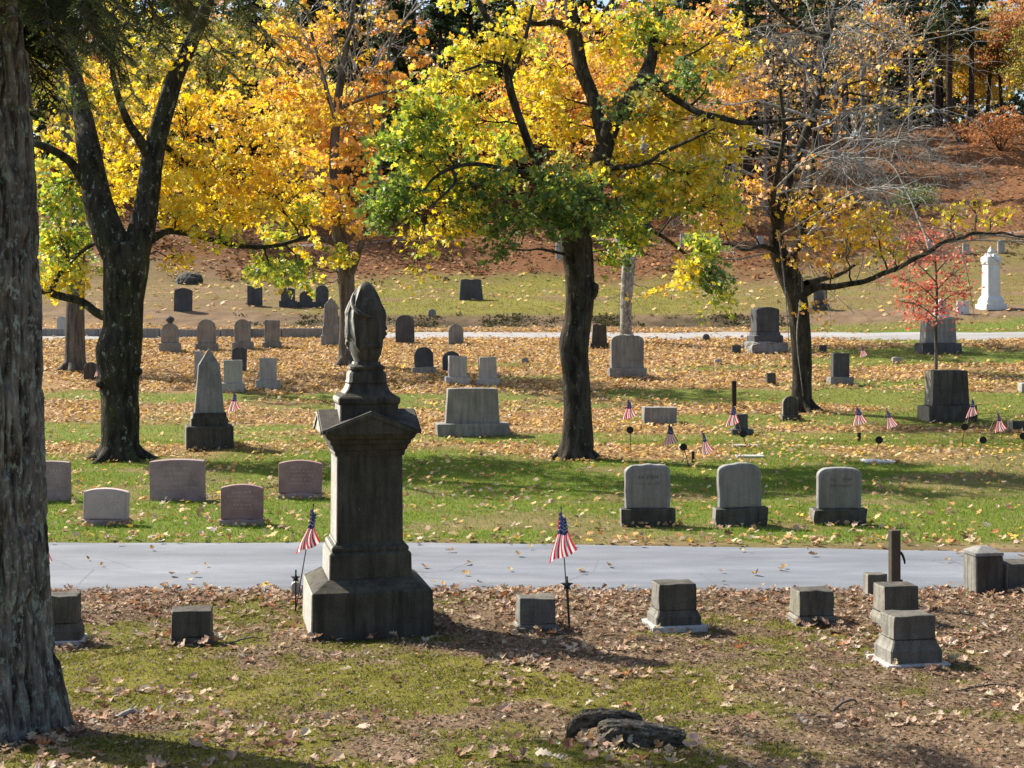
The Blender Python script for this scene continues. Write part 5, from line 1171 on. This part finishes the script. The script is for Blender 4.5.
def make(name, mbs, mt, lm, label, cat, group):
    t = empty(name, (0, 0, 0), 0, label, cat, group)
    mbs[0].build('trunk', M[mt], t, smooth=True); mbs[1].build('crown', M[lm], t); return t
WOOD = 'woodland trees on the hillside'
PROT = {
 'pine': make('pine_tree', proto_pine(1, 20, True), 'bark_pine', 'needle', 'tall dark pine with a bare lower trunk on the wooded slope', 'tree', 'tall pines in the hillside wood'),
 'hem': make('spruce_tree', proto_pine(2, 16, False), 'bark_pine', 'needle', 'dense dark evergreen clothed to the ground on the wooded slope', 'tree', 'dense evergreens in the hillside wood'),
 'gold': make('golden_tree', proto_broad(3, 13, 'YO', .9), 'bark_gr', 'leaf', 'golden yellow leafed tree on the wooded slope', 'tree', 'golden trees in the hillside wood'),
 'orange': make('orange_tree', proto_broad(4, 13, 'O', 1.0), 'bark_dk', 'leaf', 'orange leafed tree on the wooded slope', 'tree', 'orange trees in the hillside wood'),
 'rust': make('rusty_oak', proto_broad(5, 15, 'RUST', .8, .5), 'bark_dk', 'leaf', 'rusty brown leafed oak on the wooded slope', 'tree', 'rusty oaks in the hillside wood'),
 'olive': make('olive_tree', proto_broad(6, 15, 'OL', .85, .42), 'bark_dk', 'leaf', 'dull olive leafed tree on the wooded slope', 'tree', 'olive leafed trees in the hillside wood'),
 'bare': make('bare_tree', proto_broad(7, 14, 'PO', .07), 'bark_ash', 'leaf', 'grey almost leafless tree on the wooded slope', 'tree', 'bare grey trees in the hillside wood'),
}
used = set()
def plant(kind, px, d, sc=1.0, label=None, rz=None):
    o = PROT[kind]
    if kind in used: o = copy_tree(o)
    used.add(kind)
    x = (px - 512) / F * d; o.location = (x, d, float(G(x, d)) - .1); o.rotation_euler = (0, 0, (px * 1.7) % 6.28 if rz is None else rz); o.scale = (sc, sc, sc)
    if label: o['label'] = label
plant('orange', 648, 92, 1.05, 'bright orange tree glowing behind the top of the central maple')
plant('pine', 937, 136, 1.15, 'reddish-grey pine trunk, first of the tall pines at upper right')
plant('hem', 395, 96, 1.0, 'dark evergreen showing between the orange maple and the central maple')
plant('gold', 285, 92, .95); plant('rust', 1050, 146, 1.0, 'rusty orange-brown tree at the top right corner'); plant('rust', 1004, 140, 1.0, 'dull orange-brown tree near the top right corner')
plant('olive', 215, 98, 1.0); plant('bare', 862, 108, .95, 'straight pale grey trunk standing alone on the brown slope')
plant('pine', 949, 128, 1.1, 'blackest pine trunk, beside the reddish-grey one at upper right')
plant('pine', 971, 132, 1.0, 'dark pine with yellow leaves behind it at upper right')
for kind, px, d, sc in [('hem', 440, 104, 1.05), ('hem', 352, 112, 1.1), ('hem', 250, 108, 1.0), ('hem', 742, 112, 1.0), ('hem', 505, 110, 1.0), ('hem', 180, 112, 1.05), ('hem', 60, 104, 1.0), ('hem', 800, 130, 1.05), ('hem', 900, 146, 1.2), ('hem', 590, 116, 1.1), ('hem', 690, 128, 1.1), ('hem', 120, 126, 1.1), ('hem', 310, 128, 1.2), ('hem', 470, 130, 1.2),
        ('pine', 415, 112, 1.0), ('pine', 770, 124, 1.0), ('pine', 905, 134, 1.0), ('pine', 1060, 130, 1.0), ('pine', 200, 130, 1.1), ('pine', 560, 132, 1.0), ('pine', 20, 122, 1.0), ('pine', 835, 138, 1.1),
        ('gold', 90, 96, 1.0), ('gold', 350, 100, .9), ('gold', 150, 104, 1.0), ('gold', -40, 100, 1.0), ('gold', 965, 150, 1.0), ('gold', 860, 150, 1.0), ('gold', 460, 118, 1.0),
        ('orange', 580, 104, 1.0), ('orange', 715, 104, .95), ('orange', 330, 118, 1.0), ('orange', 540, 122, 1.0), ('orange', 640, 118, 1.15), ('orange', 240, 122, 1.0), ('orange', 1090, 120, 1.0),
        ('rust', 800, 142, 1.0), ('rust', 920, 152, 1.1), ('rust', 1040, 148, 1.1), ('rust', 700, 138, 1.0), ('rust', 400, 140, 1.1),
        ('olive', 985, 142, 1.0), ('olive', 940, 146, 1.0), ('olive', 160, 92, .9), ('olive', 50, 114, 1.0), ('olive', 1030, 136, .9), ('olive', 500, 144, 1.1), ('olive', 300, 146, 1.1),
        ('bare', 765, 98, .85), ('bare', 735, 101, .9), ('bare', 805, 104, .85), ('bare', 835, 110, .9), ('pine', 745, 106, .95), ('pine', 815, 116, .95), ('pine', 690, 102, .9), ('orange', 690, 97, .85), ('gold', 420, 97, .85), ('orange', 505, 99, .85), ('rust', 560, 108, .9), ('rust', 770, 132, 1.0), ('olive', 850, 134, .9), ('rust', 890, 136, .85), ('bare', 790, 112, .95), ('bare', 820, 118, 1.0), ('bare', 755, 120, 1.0), ('bare', 880, 124, 1.0), ('bare', 845, 128, 1.0), ('bare', 320, 96, .9), ('bare', 720, 116, 1.0), ('bare', 450, 100, .9), ('bare', 910, 128, .9)]:
    plant(kind, px, d, sc)
rg = np.random.default_rng(70); dw = MB(); n = 60000
y = rg.uniform(158, 186, n); x = rg.uniform(-1, 1, n) * y * .42
top = 12 + 12 * fbm(x * .12, y * .03, 0, 3) + 4 * (vnoise(x * .45, y * .1, 0, 5) - .5)
z = G(x, y) + top * rg.uniform(0, 1, n) ** .8; z += rg.normal(0, .4, n)
keep = vnoise(x * .5, z * .6, y * .2, 9) > .30; x, y, z = x[keep], y[keep], z[keep]; n = len(x)
kk = fbm(x * .16, z * .10, 0, 13, 2); cc = pal([((.03, .05, .02), 3), ((.05, .07, .03), 2)], n, rg)
for lo_, hi_, ky in ((.52, .60, 'OL'), (.60, .66, 'RUST'), (.66, .72, 'YO'), (.30, .40, 'RUST')):
    q_ = (kk > lo_) & (kk < hi_); cc[q_] = pal(PAL[ky], int(q_.sum()), rg)
nr = rg.normal(0, 1, (n, 3)); nr[:, 2] += .4
add_leaves(dw, np.stack([x, y, z], 1), rg.uniform(.4, .9, n), cc, nr, rg)
tag(dw.build('distant_woods', M['leaf']), 'far woodland closing the view behind the hilltop', 'woods', kind='stuff')
# low rusty oak saplings at the edge of the wood, green bush on the slope
def low_shrub(px, py, wpx, hpx, key, label, name, n, seed, leafm='leaf', size=(.1, .2)):
    p = gp(px, py); T = Tree(name, p, label, 'bark_dk', None, seed, 'shrub'); s = p[1] / F
    for k in range(7):
        a = k * .9; sweep(T.tr, [p - [0, 0, .1], p + np.array([math.cos(a) * wpx * s * .2, math.sin(a) * wpx * s * .2, hpx * s * .45]), p + np.array([math.cos(a) * wpx * s * .38, math.sin(a) * wpx * s * .38, hpx * s * .8])], [.05, .03, .01], 5, sub=4)
    T.clump(px, py - hpx * .5, wpx * .5, hpx * .5, key, n, 0, size=size, twigs=False, spray=.5)
    o = T.done(leaf=leafm)
    for ch in o.children:
        if ch.name.startswith('trunk'): ch.name = 'stem'
        if ch.name.startswith('crown'): ch.name = 'foliage'
low_shrub(915, 209, 46, 26, 'DG', 'lone dark green bush on the brown slope', 'green_bush', 1500, 61, 'needle', (.08, .16))
low_shrub(1000, 150, 70, 44, 'RUST', 'spreading rust-coloured shrub under the pines at upper right', 'rusty_shrub', 2600, 62)
low_shrub(960, 142, 34, 20, 'RUST', 'smaller rust-coloured shrub left of the spreading one', 'rusty_shrub', 700, 63)
low_shrub(800, 208, 50, 24, 'OL', 'low olive brush at the foot of the slope behind the bare maple', 'low_brush', 500, 64)
# boulder on the left bank
p = gp(190, 284); s = p[1] / F
bm = bmesh.new(); bmesh.ops.create_icosphere(bm, subdivisions=4, radius=1)
for v in bm.verts:
    q_ = np.array(v.co); k_ = 1 + .5 * (float(fbm(q_[0] * 1.5, q_[1] * 1.5, q_[2] * 1.5, 4)) - .5); v.co = Vector((q_[0] * .75 * k_, q_[1] * .5 * k_, max(q_[2] * .6 * k_, -.3)))
tag(bm_obj('boulder', bm, M['dark'], None, p), 'dark lichened boulder on the bank right of the forked maple', 'boulder')

# ------------------------------------------------------------------ rotten stump ring and sticks on the near ground
p = gp(628, 746); t = empty('rotten_stump', p, 0, 'low rotten stump with a broken lichened rim, half filled with leaves', 'tree stump')
M['bark_stump'] = bark('rotten_wood', (.055, .045, .034), (.20, .17, .13), lichen=(.27, .30, .22), lich=.56, zs=2.2, sc=14, bump=.9)
SS = p[1] / F
def wood(name, secs, seed, ragged=.02):
    """a split, weathered billet: secs = (x, front top, foot, y front, y back) in picture units / metres"""
    S_ = np.array(secs, float); n = 70; tt = np.linspace(0, len(S_) - 1, n); c_ = [np.interp(tt, np.arange(len(S_)), S_[:, k_]) for k_ in range(5)]
    x_ = (c_[0] - 628) * SS; top = (746 - c_[1]) * SS; bot = (746 - c_[2]) * SS; m = 26; V = []
    for i in range(n):
        yf, yb = c_[3][i], c_[4][i]; h_ = top[i] - bot[i]
        pr = [(yf, bot[i] + h_ * q_) for q_ in np.linspace(0, 1, 9)] + [(yf + (yb - yf) * q_, top[i] + .012 * math.sin(q_ * 3)) for q_ in np.linspace(.1, .9, 8)] + [(yb, bot[i] + h_ * q_) for q_ in np.linspace(1, 0, 9)]
        for k_, (a_, b_) in enumerate(pr):
            g_ = float(fbm(i * .035 + seed, k_ * .85, 0, seed, 3)) - .5; j_ = float(fbm(i * .5, k_ * .5, 0, seed + 2, 2)) - .5
            e_ = min(1, i / 2.5, (n - 1 - i) / 2.5)
            yc, zc = (yf + yb) / 2, (top[i] + bot[i]) / 2; f_ = (.55 + .45 * e_) * (1 + .9 * g_ * min(1, abs(b_ - bot[i]) / .04))
            V.append((x_[i] + j_ * .02, yc + (a_ - yc) * f_ + ragged * j_, zc + (b_ - zc) * (.6 + .4 * e_) + ragged * g_ * 2.2))
    q_ = MB(); q_.add(V, [(i * m + j, i * m + (j + 1) % m, (i + 1) * m + (j + 1) % m, (i + 1) * m + j) for i in range(n - 1) for j in range(m)])
    q_.add(V[:m], [tuple(range(m - 1, -1, -1))]); q_.add(V[-m:], [tuple(range(m))])
    return q_.build(name, M['bark_stump'], t, smooth=False)
wood('split_log', [(598, 728, 745, -.02, .08), (608, 724, 750, -.06, .10), (630, 724, 750, -.07, .10), (655, 728, 749, -.06, .08), (676, 731, 749, -.05, .06), (686, 734, 748, -.03, .05)], 3)
wood('rim', [(566, 741, 752, .10, .16), (572, 730, 748, .12, .20), (584, 722, 741, .15, .23), (604, 720, 733, .14, .24), (626, 720, 731, .10, .22), (644, 724, 733, .06, .16)], 8, .025)
wood('root', [(594, 743, 759, -.16, -.10), (602, 734, 757, -.14, -.05), (611, 727, 755, -.11, .0), (620, 726, 752, -.08, .03)], 13)
def stick(px0, py0, px1, py1, r, label, m='bark_gr'):
    a_, b_ = gp(px0, py0), gp(px1, py1); c_ = (a_ + b_) / 2; q_ = MB()
    pts = [a_ + [0, 0, r], a_ * .6 + b_ * .4 + [0, .02, r + .02], a_ * .3 + b_ * .7 + [.01, -.01, r + .03], b_ + [0, 0, r]]
    sweep(q_, pts, [r, r * .9, r * .75, r * .4], 7, 3, .2); sweep(q_, [pts[1], pts[1] + (b_ - a_) * .3 + np.array([0, .1, .03])], [r * .6, r * .2], 5, sub=1)
    tag(q_.build('fallen_stick', M[m], None, c_, smooth=True), label, 'stick')
stick(116, 722, 139, 716, .02, 'short pale greenish stick on the moss near the big trunk', 'bark_pale')
stick(832, 714, 856, 702, .012, 'thin dark stick on the bare ground below the nearest block marker')
stick(226, 646, 262, 640, .010, 'thin twig on the leaves right of the squat block marker')
stick(958, 692, 1016, 688, .008, 'thin straight twig on the mossy ground near the right edge')

rg = np.random.default_rng(81)
for p_, hw_, hd_ in PILES + [(MONP, .56, .56), (np.array([gp(606, 744)[0], gp(606, 744)[1] + .1, 0]), .14, .1), (np.array([gp(606, 744)[0], gp(606, 744)[1], 0]), .1, .1), (gp(640, 752), .3, .05), (np.array([-8.24, 31, 0]), .5, .45), (np.array([1.3, 31, 0]), .45, .4)]:
    if p_[1] > 62: continue
    n = int(rg.integers(8, 26)); sd_ = rg.integers(0, 4, n); u_ = rg.uniform(-1.1, 1.1, n); o_ = np.abs(rg.normal(0, .06, n)) + .01
    x = p_[0] + np.where(sd_ == 0, -hw_ - o_, np.where(sd_ == 1, hw_ + o_, u_ * hw_)); y = p_[1] + np.where(sd_ >= 2, -hd_ - o_ * 1.5, u_ * hd_)
    k_ = ~on_road(x, y); x, y = x[k_], y[k_]; n = len(x)
    add_leaves(fb, np.stack([x, y, G(x, y) + rg.uniform(.01, .07, n)], 1), rg.uniform(.05, .11, n), pal(TAN if p_[1] < 17 else GOLD, n, rg), np.stack([rg.normal(0, .5, n), rg.normal(-.2, .5, n), np.ones(n)], 1), rg, OAK, OAK_F, rg.uniform(-.4, 1.6, n))
tag(fb.build('fallen_leaves', M['litter']), 'tan and golden fallen leaves strewn over the ground', 'leaves', kind='stuff')

# ------------------------------------------------------------------ camera, sun, sky
cd = bpy.data.cameras.new('camera'); cam = bpy.data.objects.new('camera', cd); C.objects.link(cam)
cam.location = (0, 0, H); cam.rotation_euler = (math.radians(90), 0, 0)
cd.sensor_width = 36; cd.lens = 36 * F / 1024; cd.shift_y = -(384 - HY) / 1024; cd.clip_end = 3000; cd.clip_start = .1
bpy.context.scene.camera = cam
EL = math.radians(45); sv = Vector((-.83 * math.cos(EL), .56 * math.cos(EL), math.sin(EL))).normalized()
sd = bpy.data.lights.new('sun', 'SUN'); so = bpy.data.objects.new('sun', sd); C.objects.link(so)
sd.energy = 5.0; sd.angle = math.radians(.5); sd.color = (1, .925, .79)
so.rotation_euler = (-sv).to_track_quat('-Z', 'Y').to_euler(); so.location = (-30, 20, 40)
w = bpy.data.worlds.new('World'); bpy.context.scene.world = w; w.use_nodes = True
nt = w.node_tree; nt.nodes.clear(); q = N(nt)
sk = q.n('ShaderNodeTexSky'); sk.sky_type = 'NISHITA'; sk.sun_disc = False; sk.sun_elevation = EL
sk.sun_rotation = math.atan2(sv.x, sv.y); sk.air_density = 1.0; sk.dust_density = 2.0
bg = q.n('ShaderNodeBackground'); bg.inputs['Strength'].default_value = .10
q.l(sk.outputs[0], bg.inputs[0]); o = q.n('ShaderNodeOutputWorld'); q.l(bg.outputs[0], o.inputs[0])
sc = bpy.context.scene
sc.view_settings.view_transform = 'Standard'; sc.view_settings.look = 'None'; sc.view_settings.gamma = 1; sc.view_settings.exposure = 1.0
sc.view_settings.use_curve_mapping = False
sc.render.engine = 'CYCLES'; sc.cycles.max_bounces = 8; sc.cycles.transmission_bounces = 6; sc.cycles.diffuse_bounces = 4
sc.cycles.use_denoising = True; sc.cycles.denoising_prefilter = 'ACCURATE'
